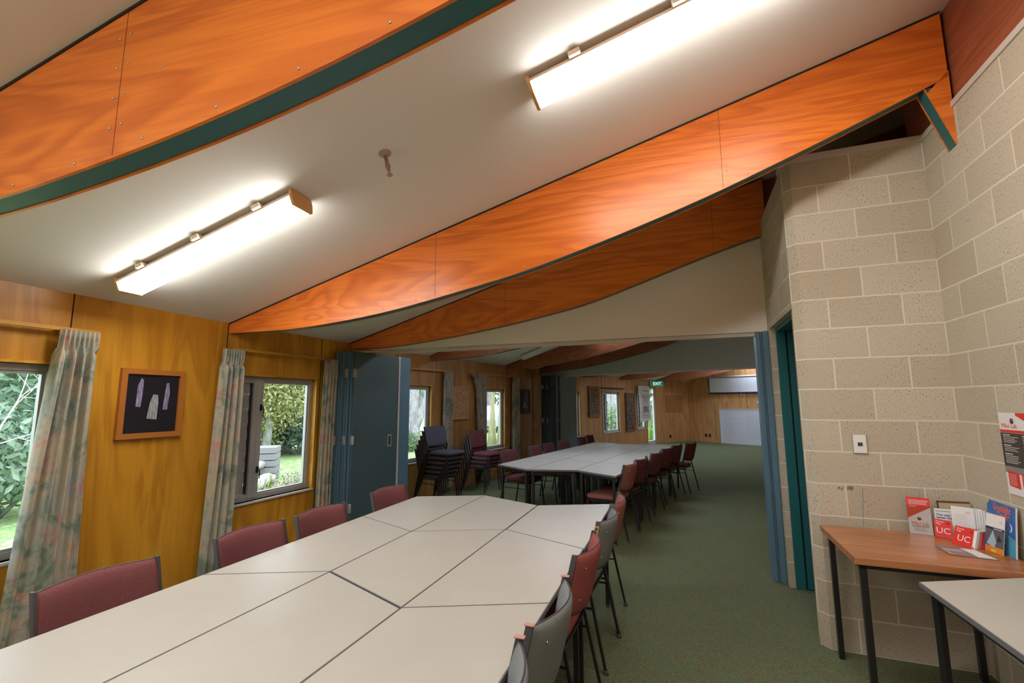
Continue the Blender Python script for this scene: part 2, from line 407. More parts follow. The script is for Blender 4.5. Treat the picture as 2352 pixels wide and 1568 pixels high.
# windows: (wall, u0, u1, z0, z1)
ZW0, ZW1 = .61, 1.785
uA = lambda u: u + WA.u_of(W1)                    # survey coordinate -> wall coordinate
win1 = (uA(-1.75), uA(.34), ZW0-.02, ZW1)
win2 = (.10, 1.07, ZW0, ZW1)
win3 = (-.93, -.14, .575, 1.80)
win4 = (1.38, 2.28, .575, 1.80)
win5 = (-4.0, -2.50, .60, 1.80); win6 = (-1.17, -.05, .60, 1.81); win7 = (1.30, 2.00, .60, 1.81); door2 = (2.13, 2.86, 0.0, 2.03)
wall_piece('wall_left', WA, 0, WA.L, 2.34, M_WALL, [win1, (uA(-4.6), uA(-2.9), ZW0-.02, ZW1)], joints=[uA(.37), uA(-.83), uA(-2.0), WA.L-.006])
wall_piece('wall_left', WB, 0, WB.L+.03, 2.34, M_WALL, [win2], joints=[1.13])
uCs = WC.u_of(W3)
wall_piece('wall_left', WC, -1.02, 4.35, 2.42, M_WALLC, [win3, win4], joints=[-.02, 1.19, 2.40])
# return between the two wall lines, in the partition line
P1 = Wall(W3, E3)
uq = 0.
WR = Wall(W3, WC.p(-1.0)); b_ = MB(); b_.box((-.05, 0, -.02), (WR.L+.02, .10, 2.45), M_WALL); o = b_.build('wall_left', None, (W3[0], W3[1], 0), WR.ang); struct(o)
wall_piece('wall_left', WD, -4.6, 2.98, 2.40, M_WALL2, [win5, win6, win7, door2], joints=[-2.42, -1.2, .0, 1.1, 2.08, 2.93, -.63])
wall_piece('wall_left', WE, 0, WE.L+.06, 2.40, M_WALL2, [], joints=[.95])
wall_piece('wall_back', WF, -.12, 6.0, 3.9, M_WALL2, [], joints=[1.05, 2.25, 3.45])

# ------------------------------------------------------------------ floor and ceilings
b_ = MB(); b_.box((-7.5, -3.5, -.12), (15, 20.5, 0), M_CARPET)
fl = [WA.p(-.3, .1)[:2], WA.p(WA.L, .1)[:2], WB.p(WB.L, .1)[:2], WC.p(-1.0, .1)[:2], WC.p(4.3, .1)[:2], WD.p(-4.3, .1)[:2], WD.p(2.98, .1)[:2], WE.p(WE.L, .1)[:2], WF.p(6.2, .1)[:2], (5.4, 7.6), (4.4, 2.0), (.6, -3.2)]
b_ = MB(); b_.prism(fl[::-1], -.12, 0, M_CARPET); o = struct(b_.build('floor')); fix(o)
I1 = WA.p(-.2, .05); Jx = CB + bv*5.6
def ceil_obj(poly, zf, mat=M_CEIL):
    b = MB(); b.prism(poly, zf, lambda x, y: zf(x, y)+.06, mat); o = struct(b.build('ceiling')); return fix(o)
pe = P1.p(P1.L+1.6)
ceil_obj([I1[:2], tuple(Jx+bu*.15), tuple(CB+bu*1.2+bv*-.2), (pe[0], pe[1]), (W3[0]-.05, W3[1]+.02), (W2[0]-.05, W2[1])], zc1)
H2a = np.array([.842, 11.289]); H2b = np.array([4.504, 8.441]); H2d = (H2b-H2a)/np.hypot(*(H2b-H2a)); H2e = H2b + H2d*.62; H2s = H2a - H2d*.25
P2 = Wall(H2a, H2b)
INA = (2.46, 4.07); INB = tuple(H2e)
ceil_obj([P1.p(-.1, .01)[:2], P1.p(P1.L+.7, .01)[:2], (INB[0]+.3, INB[1]), tuple(H2s), WC.p(-1.0, .1)[:2]], zc2)
CE2 = WE.p(0); wf_end = WF.p(5.6)
B9 = Wall(WDe, ang=radians(-45))
far9 = B9.p(6.6)
ceil_obj([tuple(H2s), (INB[0]+.3, INB[1]), far9[:2], WD.p(3.0, .05)[:2]], zc3)
ceil_obj([WD.p(3.0, .05)[:2], far9[:2], wf_end[:2], WE.p(WE.L+.05, .05)[:2]], zc4)

# ------------------------------------------------------------------ block walls
def block_wall(name, org, ang, segs, mats=M_BLOCK, z0=0, xo=0.):
    b = MB()
    for a, c in segs: b.box(a, c, mats)
    o = b.build(name, None, (org[0], org[1], 0), ang); return struct(o)
ZB = 3.19
# wall_back_right: faces the viewer, local x from outer corner to inner corner, blocks measured from the inner corner
ch = .055
b_ = MB()
b_.prism([(ch*.9, 0), (.86, 0), (.86, .19), (.02, .19), (.0, ch)], 0, ZB, M_BLOCK)
o = struct(fix(b_.build('wall_right', None, (BL[0], BL[1], 0), BA)))
b_ = MB()
b_.box((-.19, 0, 0), (5.6, .19, ZB), M_BLOCK); o = struct(b_.build('wall_right', None, (CB[0], CB[1], 0), atan2(bv[1], bv[0])))
# side with the doorway
BW0 = Wall(BL + bu*.0 - bv*ch, ang=atan2(-bv[1], -bv[0]))        # runs away from the viewer
DH = 2.16; DEND = .955
b_ = MB(); b_.box((0, -.19, DH), (DEND+.19, 0, ZB-.02), M_BLOCK); b_.box((DEND, -.19, 0), (DEND+.13, 0, DH), M_BLOCK)
o = struct(b_.build('wall_right', None, (BW0.a[0], BW0.a[1], 0), BW0.ang))
# timber cappings on the block walls
b_ = MB(); b_.box((.0, -.008, ZB), (.81, .19, ZB+.045), M_TRIMW); struct(b_.build('trim_1', None, (BL[0], BL[1], 0), BA))
b_ = MB(); b_.box((0, -.008, ZB), (5.4, .19, ZB+.035), M_TRIMW); struct(b_.build('trim_2', None, (CB[0], CB[1], 0), atan2(bv[1], bv[0])))
# ply panels above the block walls up to the ceiling
def ply_above(name, org, ang, L, z0, zf, th=.03, mat=M_BEAMR, n=8, yo=0.):
    b = MB(); d = np.array([cos(ang), sin(ang)])
    poly = [(0, z0), (L, z0)] + [(L*k/n, zf(*(np.array(org)+d*L*k/n))+.02) for k in range(n, -1, -1)]
    b.slab(poly, yo, yo+th, mat); return struct(fix(b.build(name, None, (org[0], org[1], 0), ang)))
ply_above('wall_right', CB-bv*.2, atan2(bv[1], bv[0]), 5.6, ZB+.035, zc1, yo=.02)
# room behind the block wall (store)
e3end = P1.p(5.85)
ply_above('wall_right', P1.p(P1.L+.15, -.0)[:2], P1.ang, 1.4, 0, zc1, mat=M_BEAMR)
rr = Wall(P1.p(5.85), CB+bu*.9); b_ = MB(); b_.box((0, 0, 0), (rr.L, .06, 4.3), M_WALL2); struct(b_.build('wall_right', None, (rr.a[0], rr.a[1], 0), rr.ang))
b_ = MB(); b_.box((.03, .0, 0), (1.1, .06, 4.3), M_BEAMR); q = CB - bv*.19 ; struct(b_.build('wall_right', None, (q[0], q[1], 0), BA))
# back wall behind the viewer
bk = Wall(Jx+bu*.2, WA.p(-.1)); b_ = MB(); b_.box((-.1, 0, 0), (bk.L+.1, .1, 4.0), M_WALL); struct(b_.build('wall_front', None, (bk.a[0], bk.a[1], 0), bk.ang))
# inner walls of the two far rooms
for a, c in ((INA, INB), (INB, (10.3, 14.2))):
    ww = Wall(c, a); b_ = MB(); b_.box((-.05, 0, 0), (ww.L, .1, 4.6), M_WALL2); struct(b_.build('wall_right', None, (ww.a[0], ww.a[1], 0), ww.ang))

# doorway in the block wall: teal frame and a door standing folded back against the reveal
dr = empty('door_1', BW0.p(DEND, -.095)); dr['kind'] = 'structure'; dr.rotation_euler = (0, 0, BW0.ang)
b_ = MB(); b_.box((-.03, -.018, 0), (0, .05, DH-.03), M_TEAL2); b_.box((-.012, -.032, 0), (0, -.018, DH-.03), M_DARKGAP)
b_.box((-DEND+.0, -.075, DH-.035), (0, .05, DH), M_TEAL2); b_.box((-DEND, -.045, 0), (-DEND+.03, .05, DH-.03), M_TEAL2)
b_.build('door_frame', dr)
b_ = MB(); b_.box((-.03, -.072, .01), (-.0, -.032, DH-.04), M_TEAL2); b_.build('door_leaf', dr)
b_ = MB(); b_.box((-.034, -.096, 0), (0, -.074, DH-.04), nmat('brown_stop', (.20,.13,.08), .7)); b_.build('door_stop', dr)

# ------------------------------------------------------------------ partition headers
def header(name, W, u0, u1, zf, mat, z0=ZH, th=.09, z0l=None):
    b = MB(); n = 12; z0l = z0l or z0
    poly = [(u0, z0l), (u1, z0)] + [(u0+(u1-u0)*k/n, zf(*W.p(u0+(u1-u0)*k/n)[:2])+.03) for k in range(n, -1, -1)]
    b.slab(poly, 0, th, mat); b.box((u0, .015, z0-.035), (u1, .055, z0+.0), M_TRIMW)
    return struct(fix(b.build(name, None, (W.a[0], W.a[1], 0), W.ang)))
header('trim_3', P1, 0.0, P1.L+.14, zc1, M_WHITE, ZH, .09, 2.17)
header('trim_4', P2, -.3, P2.L+.75, lambda x, y: min(zc2(x, y), zc3(x, y))+.1, nmat('grey_header_paint', (.45,.47,.43), .7), ZH)  # rear header in its own even grey-green paint
# jamb post at the right end of the opening
pst = MB(); up = P1.u_of(onz(1776, 1333))
pst.box((up, -.03, 0), (up+.035, .10, ZH), M_BLUE); pst.box((up+.035, -.012, 0), (up+.055, .10, ZH), M_BLUE); pst.box((up+.055, -.04, 0), (up+.10, .10, ZH), M_BLUE)
pst.box((up+.10, -.035, 0), (up+.15, .10, ZH), M_TEAL2)
struct(pst.build('trim_5', None, (P1.a[0], P1.a[1], 0), P1.ang, .003))

# ------------------------------------------------------------------ beams
def beam(org, ang, prof, zf, zslope, label, L, th=.095, mat=M_BEAM, joints=(), strut=None, under=M_TEAL, scr=True, grp='curved ply roof beams'):
    """prof: list of (s, z of the bottom edge); the straight top follows the ceiling"""
    r = empty('roof_beam', (org[0], org[1], 0), ang); tag(r, label, 'beam', None)
    d = np.array([cos(ang), sin(ang)]); nrm = np.array([-sin(ang), cos(ang)])
    zt = lambda s: zf(*(np.array(org[:2])+d*s))
    ss = [p[0] for p in prof]; zz = [p[1] for p in prof]
    N = 40; pts = [(L*k/N, float(np.interp(L*k/N, ss, zz))) for k in range(N+1)]
    # smooth the interpolated profile
    zs = [p[1] for p in pts]
    for _ in range(3): zs = [zs[0]] + [(zs[i-1]+2*zs[i]+zs[i+1])/4 for i in range(1, N)] + [zs[-1]]
    pts = [(p[0], z) for p, z in zip(pts, zs)]
    def face(y0, y1, lo=0.):
        b = MB(); poly = pts + [(L*k/N, zt(L*k/N)+.0) for k in range(N, -1, -1)]
        # build as strip quads so it stays well shaped
        vs = []; 
        for s, z in pts: vs += [(s, y0, z-lo), (s, y0, zt(s)), (s, y1, z-lo), (s, y1, zt(s))]
        fs = []
        for i in range(N):
            a = 4*i; c = 4*(i+1); fs += [(a, c, c+1, a+1), (a+2, a+3, c+3, c+2), (a, a+2, c+2, c), (a+1, c+1, c+3, a+3)]
        fs += [(0, 1, 3, 2), (4*N, 4*N+2, 4*N+3, 4*N+1)]
        b.add(vs, fs, mat); return b
    f = face(0, .012)
    for j in joints:
        zb = float(np.interp(j, ss, zz)); f.box((j-.0012, -.0005, zb+.01), (j+.0012, .002, zt(j)-.005), nmat('ply_joint', (.16,.035,.01), .8))
    if scr:
        rnd = random.Random(3)
        def sc_(s, z): f.lathe([(.0055, 0), (.0055, -.002), (.002, -.003)], M_SCREW, (s, 0, z), 6, 'y')
        k = .15
        while k < L-.05:
            zb = float(np.interp(k, [p[0] for p in pts], zs)); sc_(k, zb+.03); sc_(k+.02, zt(k)-.025)
            k += .30
        for j in joints:
            zb = float(np.interp(j, ss, zz)); h = zt(j)-zb
            for q in range(1, 5):
                sc_(j-.025, zb+h*q/5); sc_(j+.025, zb+h*q/5+.01)
        k = .6
        while k < L-.3:
            zb = float(np.interp(k, ss, zz)); sc_(k+.1, (zb+zt(k))/2); k += .8
    fix(f.build('ply_face', r)); g = face(th-.012, th); fix(g.build('ply_face', r))
    # soffit batten
    b = MB(); vs = []; 
    for s, z in pts: vs += [(s, .012, z+.004), (s, th-.012, z+.004), (s, .012, z+.045), (s, th-.012, z+.045)]
    fs = []
    for i in range(N):
        a = 4*i; c = 4*(i+1); fs += [(a, a+1, c+1, c), (a+2, c+2, c+3, a+3), (a, c, c+2, a+2), (a+1, a+3, c+3, c+1)]
    fs += [(0, 2, 3, 1), (4*N, 4*N+1, 4*N+3, 4*N+2)]
    b.add(vs, fs, under); fix(b.build('soffit', r))
    b = MB(); vs = []
    for s, _ in pts: z = zt(s); vs += [(s, -.004, z-.012), (s, th+.004, z-.012), (s, -.004, z+.004), (s, th+.004, z+.004)]
    b.add(vs, fs, M_DARKGAP); fix(b.build('shadow_strip', r))
    if strut:
        (s0, z0_), (s1, z1_), z2_ = strut            # elbow on soffit, tip on wall, top on wall
        b = MB(); b.slab([(s0, z0_), (s1, z1_), (s1+.004, z2_), (s0+.01, z2_-.12)], 0, .012, mat); b.slab([(s0, z0_), (s1, z1_), (s1+.004, z2_), (s0+.01, z2_-.12)], th-.012, th, mat); fix(b.build('knee_brace', r))
        b = MB(); b.slab([(s0, z0_), (s1, z1_), (s1+.006, z1_+.03), (s0+.035, z0_+.01)], .012, th-.012, under); fix(b.build('soffit', r))
    return r
def prof_from(pxs, a, b_):
    out = []
    for x, y in pxs:
        P = onv(x, y, a, b_); out.append((float(np.hypot(*(P-np.array(a))[:2])), float(P[2])))
    return out
a2 = atan2((E2-W2)[1], (E2-W2)[0])
pf2 = prof_from([(529,765),(663,757),(796,736),(898,714),(1000,685),(1097,656),(1200,625),(1400,548),(1515,499),(1632,449),(1787,373),(1952,292),(2122,204)], W2, E2)
LB2 = float(np.hypot(*(T2-W2)[:2]))
pf2[0] = (0., pf2[0][1]-.0)
j2 = [prof_from([(1655,340)], W2, E2)[0][0], prof_from([(1000,610)], W2, E2)[0][0]]
tip = prof_from([(2200,330)], W2, E2)[0]; elb = prof_from([(2124,204)], W2, E2)[0]
end2 = float(np.hypot(*(E2-W2)[:2]))
pf2e = pf2 + [(end2, pf2[-1][1]+.05)]
beam(W2, a2, pf2e, zc1, 0, 'bright orange curved ply roof beam running the full width to the block wall', end2, joints=j2, strut=(elb, tip, pf2[-1][1]+.09))
pf3 = prof_from([(817,803),(900,799.5),(1027.5,779),(1168,749.7),(1282.6,720.4),(1356.6,700),(1640,585),(1748,545)], W3, E3)
pf3[0] = (0., pf3[0][1])
j3 = [prof_from([(1168,700)], W3, E3)[0][0], prof_from([(1634,520)], W3, E3)[0][0]]
L3 = prof_from([(1746,420)], W3, E3)[0][0]
o3 = np.array(W3[:2]) - P1.out*.10
beam(o3, P1.ang, pf3, zc1, 0, 'orange curved ply beam above the cream header of the folding partition', L3, joints=j3, th=.10)
# beam 1, nearest
a1 = onp(0, 205, np.array(W2), cn); b1 = onp(330, 0, np.array(W2), cn)
ang1 = atan2((b1-a1)[1], (b1-a1)[0]); d1 = np.array([cos(ang1), sin(ang1)])
A_ = np.array([[d1[0], -WA.d[0]], [d1[1], -WA.d[1]]]); s_ = np.linalg.solve(A_, WA.a-a1[:2]); o1 = a1[:2] + d1*s_[0]
s01 = -s_[0]
pf1 = [(0, zc1(*o1)-.09), (.5, zc1(*(o1+d1*.5))-.225)] + [(float(s01 + (onv(x, y, a1, b1)[:2]-a1[:2])@d1), float(onv(x, y, a1, b1)[2])) for x, y in [(0,455),(300,348),(520,257),(800,125),(1035,0)]]
dz = [(3.9, .60), (4.4, .56), (4.8, .53), (5.6, .47)]
pf1 += [(s, zc1(*(o1+d1*s))-d) for s, d in dz]
jb1 = float(s01 + (onv(278, 180, a1, b1)[:2]-a1[:2])@d1)
beam(o1, ang1, pf1, zc1, 0, 'nearest orange curved ply roof beam with teal underside at the upper left', 5.15, th=.10, joints=[jb1, jb1+2.4])
# room 2 and 3 beams
def pf_std(org, ang, zf, L, e=.09):
    d = np.array([cos(ang), sin(ang)])
    D = [(0,e),(.5,.225),(1.23,.40),(2.,.51),(2.7,.585),(3.3,.61),(4.,.575),(4.8,.5),(6,.42)]
    return [(s, zf(*(np.array(org[:2])+d*s))-x) for s, x in D if s <= L+.9]
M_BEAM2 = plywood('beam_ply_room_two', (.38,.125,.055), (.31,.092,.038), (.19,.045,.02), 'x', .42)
A4 = onz(998, 816, ZC2); A5 = onz(1161.5, 839, ZC2)
A4 = np.array(WC.p(WC.u_of(A4))); A5 = np.array(WC.p(WC.u_of(A5)))
for A_, an, L_, lb in ((A4, -27, 4.3, 'red-brown curved beam seen just under the cream header, first in the second room'), (A5, -31, 4.3, 'red-brown curved beam in the second room between the unlit light and the rear partition')):
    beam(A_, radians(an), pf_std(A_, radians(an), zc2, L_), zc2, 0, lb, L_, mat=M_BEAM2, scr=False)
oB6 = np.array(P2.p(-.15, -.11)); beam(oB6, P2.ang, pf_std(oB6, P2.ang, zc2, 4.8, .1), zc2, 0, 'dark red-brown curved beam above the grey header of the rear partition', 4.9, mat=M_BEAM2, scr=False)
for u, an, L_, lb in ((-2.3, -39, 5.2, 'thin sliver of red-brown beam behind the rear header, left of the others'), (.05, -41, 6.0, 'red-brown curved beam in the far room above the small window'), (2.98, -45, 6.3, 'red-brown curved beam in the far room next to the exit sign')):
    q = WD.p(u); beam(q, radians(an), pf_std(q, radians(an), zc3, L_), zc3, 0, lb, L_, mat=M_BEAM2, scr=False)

# ------------------------------------------------------------------ ceiling lights
def batten(p, ang, L, label, lit=True, zf=zc1, endcap=(M_AMBER, M_AMBER), clips=3):
    """box batten with wrap-around diffuser hanging under the sloped ceiling. p = middle on the ceiling"""
    d = np.array([cos(ang), sin(ang)]); z0 = zf(*p[:2]); z1 = zf(*(np.array(p[:2])+d)); nrm = np.array([-d[1], d[0]]); z2 = zf(*(np.array(p[:2])+nrm))
    X = Vector((d[0], d[1], z1-z0)).normalized(); Yr = Vector((nrm[0], nrm[1], z2-z0)); Z = X.cross(Yr).normalized(); Y = Z.cross(X)
    r = empty('ceiling_light', (p[0], p[1], z0)); r.rotation_euler = Matrix((X, Y, Z)).transposed().to_euler(); tag(r, label, 'ceiling light', None)
    b = MB(); b.box((-L/2, -.035, -.055), (L/2, .035, 0), M_PLASTIC); b.build('spine', r, bevel=.003)
    b = MB(); b.slab([(-.07, -.105), (.07, -.105), (.082, -.05), (.078, -.03), (-.078, -.03), (-.082, -.05)], -L/2+.01, L/2-.01, (lit if lit not in (True, False) else M_DIFF) if lit else M_DIFFOFF)
    if lit is True:
        k0 = b.m(M_DIFFS); k1 = b.m(M_PLASTIC); nf = len(b.f)      # side faces: 2 end polygons first, then 6 edges
        for j_, mm_ in ((3, k0), (7, k0), (4, k1), (5, k1), (6, k1)): b.mi[j_] = mm_
    b.v = [(y, x, z) for x, y, z in b.v]; fix(b.build('diffuser', r))
    for sx_, m_ in ((-1, endcap[0]), (1, endcap[1])):
        b = MB(); x0 = sx_*(L/2-.01); x1 = sx_*(L/2+.008)
        b.slab([(-.074, -.109), (.074, -.109), (.086, -.05), (.082, -.015), (-.082, -.015), (-.086, -.05)], min(x0, x1), max(x0, x1), m_)
        b.v = [(y, x, z) for x, y, z in b.v]; fix(b.build('end_cap', r))
    for k in range(clips):
        x = -L/2 + L*(k+.5)/clips
        for ys in (-.105, .07):
            b = MB(); b.box((x-.03, ys, -.04), (x+.03, ys+.035, -.012), M_PLASTIC); b.build('clip', r, bevel=.003)
    return r
def lamp_spot(pa, pb, off):
    n = np.array(cn); A = onp(*pa, np.array(W2)-n*off, n); B = onp(*pb, np.array(W2)-n*off, n); return A, B
LA, LB_ = lamp_spot((298, 668), (694, 474), .09)
angL = atan2((LB_-LA)[1], (LB_-LA)[0]); mid = (LA+LB_)/2 + np.array(cn)*.09
batten(mid, angL, float(np.linalg.norm(LB_-LA)), 'short lit fluorescent batten on the ceiling above the near window wall', clips=3)
LC, LD = lamp_spot((1228, 227), (1715, -10), .09)
dL = (LD-LC)/np.linalg.norm(LD-LC); Ln = 1.53; mid = LC + dL*Ln/2 + np.array(cn)*.09
batten(mid, atan2(dL[1], dL[0]), Ln, 'long lit fluorescent batten cut off by the top edge, nearer the block wall', clips=3)
# unseen lit battens added for brightness in the bay behind the nearest beam
for px_, lb in (((-2.5, .35), 'added unseen fluorescent batten behind the nearest beam over the window side'), ((-.8, -.10), 'added unseen fluorescent batten behind the nearest beam in the middle'), ((.75, -.55), 'added unseen fluorescent batten behind the nearest beam over the block wall side')):
    batten(np.array([px_[0], px_[1], 0]), angL, 1.25, lb)
A_ = onz(1150, 820, 2.5)
batten(np.array([*WC.p(2.05, -1.15)[:2], 0]), radians(-29), 1.2, 'unlit fluorescent batten glimpsed under the header in the second room', lit=False, zf=zc2)

for W_, u_, y_, a_, zf_, lb in ((WC, -.3, -2.7, -28, zc2, 'added unseen cool batten high in the second room, just behind the cream header'), (WC, 2.3, -2.7, -32, zc2, 'added unseen cool batten high in the second room, nearer the rear partition'),
        (WD, -1.6, -2.4, -39, zc3, 'added unseen cool batten of the far room just behind the grey header'), (WD, 1.4, -2.4, -41, zc3, 'added unseen cool batten in the middle of the far room ceiling'), (WD, 3.6, -3.2, -47, zc4, 'added unseen cool batten in the far room nearest the end wall')):
    batten(np.array([*W_.p(u_, y_)[:2], 0]), radians(a_), 1.2, lb, lit=M_DIFFC, zf=zf_)  # unseen battens added to brighten the two far rooms in a cool tone

# sprinkler
sp0 = onp(884, 352, np.array(W2), cn); r = empty('fire_sprinkler', tuple(sp0)); r.rotation_euler = Vector(tuple(cn)).to_track_quat('Z','Y').to_euler(); tag(r, 'small painted fire sprinkler hanging from the ceiling between the two lit battens', 'sprinkler')
b_ = MB(); b_.lathe([(.034, .012), (.036, -.004), (.028, -.010), (.014, -.014), (.014, -.02)], M_PINKW, (0,0,0), 20); b_.build('flange', r)
b_ = MB(); b_.lathe([(.011, 0), (.011, -.075), (.015, -.078), (.015, -.095), (.009, -.10), (.009, -.112)], M_PINKW, (0,0,0), 12); b_.build('pipe', r)
b_ = MB(); b_.tube([(-.009, 0, -.108), (-.012, 0, -.125), (-.003, 0, -.142)], .0028, M_PINKW, 6); b_.tube([(.009, 0, -.108), (.012, 0, -.125), (.003, 0, -.142)], .0028, M_PINKW, 6); b_.lathe([(.004, -.138), (.017, -.143), (.017, -.146), (.003, -.148)], M_PINKW, (0,0,0), 12); b_.build('sprinkler_head', r)

# ------------------------------------------------------------------ windows
def window(name, W, w, mat, kind='plain', mull=None, reveal=M_WALL, latch=True, th=.12, sill=True):
    u0, u1, z0, z1 = w; r = empty(name, W.p(u0)[:2] + (0,), W.ang); r['kind'] = 'structure'
    L = u1-u0; fr = MB(); f = .045
    def ring(a, b, c, d, y0, y1, t_, m_):
        fr.box((a, y0, c), (b, y1, c+t_), m_); fr.box((a, y0, d-t_), (b, y1, d), m_); fr.box((a, y0, c+t_), (a+t_, y1, d-t_), m_); fr.box((b-t_, y0, c+t_), (b, y1, d-t_), m_)
    ring(0, L, z0, z1, .045, .095, f, mat); ring(f, L-f, z0+f, z1-f, .055, .09, .018, mat)
    if mull is not None:
        fr.box((mull-.05, .04, z0+.02), (mull+.05, .095, z1-.02), mat); fr.box((mull-.052, .035, z0+.02), (mull-.03, .095, z1-.02), mat); fr.box((mull+.005, .033, z0+.02), (mull+.052, .095, z1-.02), mat)
    fr.build('window_frame', r, bevel=.002)
    # timber lining and sill
    b = MB(); b.box((-.018, -.012, z1), (L+.018, .045, z1+.018), reveal); b.box((-.018, -.012, z0), (0, .045, z1), reveal); b.box((L, -.012, z0), (L+.018, .045, z1), reveal); b.build('window_lining', r)
    if sill:
        b = MB(); b.box((-.02, -.02, z0-.02), (L+.02, .05, z0), mat if mat is M_ALUW else M_TRIMW); b.build('window_sill', r, bevel=.003)
    if mull is not None:
        lo, hi = f, mull-.05
        # louvre blades, dark edge channel
        b = MB(); n = 8; hz = (z1-z0-.04)/n
        for k in range(n): zb = z0+.02+hz*k; b.add([(lo, .07, zb), (hi-.02, .07, zb), (hi-.02, .085, zb+hz+.006), (lo, .085, zb+hz+.006), (lo, .076, zb), (hi-.02, .076, zb), (hi-.02, .091, zb+hz+.006), (lo, .091, zb+hz+.006)], [(0,1,2,3),(7,6,5,4),(0,4,5,1),(3,2,6,7),(0,3,7,4),(1,5,6,2)], M_LOUV if mat is M_ALU else M_ALUW)
        b.build('louvre_blades', r)
        b = MB(); b.box((hi-.02, .06, z0+.02), (hi, .08, z1-.02), M_BLACK); b.build('louvre_channel', r)
        g = MB(); g.box((mull+.05, .071, z0+f), (L-f, .075, z1-f), M_GLASS); g.build('pane', r)
    else:
        g = MB(); g.box((f, .071, z0+f), (L-f, .075, z1-f), M_GLASS); g.build('pane', r)
    if latch:
        x = (mull+.03) if mull is not None else .05
        for z in (z0+.28, z1-.30):
            b = MB(); b.box((x-.012, .025, z-.03), (x+.012, .045, z+.03), M_BLACK); b.tube([(x, .028, z+.005), (x+.012, .012, z), (x+.016, .010, z-.03), (x+.014, .014, z-.085)], [.008,.007,.006,.005], M_BLACK, 6); b.build('window_latch', r)
    return r
window('window_1', WA, win1, M_ALU, latch=False)
window('window_2', WB, win2, M_ALU, mull=.285)
window('window_3', WC, win3, M_ALU, latch=False)
window('window_4', WC, win4, M_ALU, latch=True)
window('window_5', WD, win5, M_ALUW, reveal=M_WALL2, latch=False)
window('window_6', WD, win6, M_ALUW, mull=.30, reveal=M_WALL2)
window('window_7', WD, win7, M_ALUW, mull=.35, reveal=M_WALL2)
window('window_8', WA, (uA(-4.6), uA(-2.9), ZW0-.02, ZW1), M_ALU, latch=False)
# glazed exit door
r = empty('door_2', WD.p(door2[0])[:2]+(0,), WD.ang); r['kind'] = 'structure'; L = door2[1]-door2[0]
b_ = MB(); b_.box((0,.03,0), (.05,.09,2.03), M_ALUW); b_.box((L-.05,.03,0), (L,.09,2.03), M_ALUW); b_.box((0,.03,1.98), (L,.09,2.03), M_ALUW); b_.box((.05,.03,0), (L-.05,.09,.14), M_ALUW); b_.box((.05,.03,1.75),(L-.05,.09,1.80),M_ALUW); b_.build('door_frame', r)
b_ = MB(); b_.box((.05,.055,.14), (L-.05,.06,1.98), M_GLASS); b_.build('pane', r)
b_ = MB(); b_.box((.055,.02,.98), (.085,.035,1.12), M_BLACK); b_.tube([(.07,.02,1.05),(.07,-.02,1.05),(.17,-.02,1.05)], .009, M_CHROME, 8); b_.build('door_handle', r)

# ------------------------------------------------------------------ curtains and rails
def curtain(W, u0t, u1t, u0b, u1b, z0, z1, label, folds=5, amp=.03, y=-.075, grp=None, flip=0.):
    b = MB(); rnd = random.Random(int(u0t*1000)+17)
    ph = [rnd.uniform(0, 6) for _ in range(4)]
    def f(s, v):
        a = u0t+(u1t-u0t)*s; c = u0b+(u1b-u0b)*s; e = v**1.0
        u = c + (a-c)*e
        k = folds*2*pi
        am = amp*(.75+.35*sin(ph[0]+3*v))*(1-.35*(v > .93))
        yy = y + am*sin(k*s + ph[1] + .5*sin(2.2*v+ph[2])) + .35*am*sin(2.3*k*s+ph[3])
        if v > .93: yy = y + am*.9*sin(k*2*s)
        if flip: u += flip*max(0, v-.86)*4*(1-s)
        return (u, yy, z0+(z1-z0)*v)
    b.grid(f, folds*14, 36, M_CURT)
    g = fix(b.build('curtain', None, (W.a[0], W.a[1], 0), W.ang))
    md = g.modifiers.new('thick', 'SOLIDIFY'); md.thickness = .0015
    return tag(g, label, 'curtain')
curtain(WA, uA(.275), uA(.485), uA(.135), uA(.52), .04, 2.015, 'floral curtain at the far left between the first window and the framed picture of blades', 4, .035, -.10)
curtain(WA, uA(1.425), uA(1.63), uA(1.345), uA(1.63), .04, 2.01, 'floral curtain at the left side of the louvred window', 4, .028, -.10)
curtain(WB, 1.10, 1.30, 1.06, 1.27, .04, 2.02, 'floral curtain squeezed between the louvred window and the near folded partition', 4, .028, -.09)
curtain(WC, .12, .385, .10, .37, .04, 2.06, 'floral curtain behind the stacked blue chairs, left of the carved square panel', 4, .028)
curtain(WC, 1.13, 1.47, 1.22, 1.50, .03, 2.07, 'bunched floral curtain with a kicked-out top, right of the carved square panel', 4, .035, flip=-.28)
curtain(WC, 2.52, 2.84, 2.50, 2.82, .04, 2.07, 'floral curtain beside the small flower picture in the second room', 4, .028)
def rail(W, u0, u1, z, label, y=-.06, mat=M_WALL):
    b = MB(); b.box((u0, y-.012, z-.012), (u1, y+.012, z+.012), mat)
    for u in np.arange(u0+.1, u1, .7): b.box((u-.012, y, z-.01), (u+.012, 0, z+.01), mat)
    return tag(b.build('curtain_rail', None, (W.a[0], W.a[1], 0), W.ang), label, 'curtain rail')
M_RAIL = nmat('painted_rail', (.52,.26,.03), .4)
rail(WA, uA(-1.9), uA(.5), 2.02, 'curtain rail above the far left window', mat=M_RAIL)
rail(WB, .02, 1.3, 2.02, 'curtain rail above the louvred window', mat=M_RAIL)
rail(WC, -1.9, .36, 2.07, 'curtain rail above the first window of the second room', mat=M_RAIL)
rail(WC, 1.15, 2.85, 2.08, 'curtain rail above the window with tree trunks', mat=M_RAIL)
rail(WD, -1.32, .25, 1.93, 'dark curtain rail above the small far-room window', mat=M_DARKGAP)

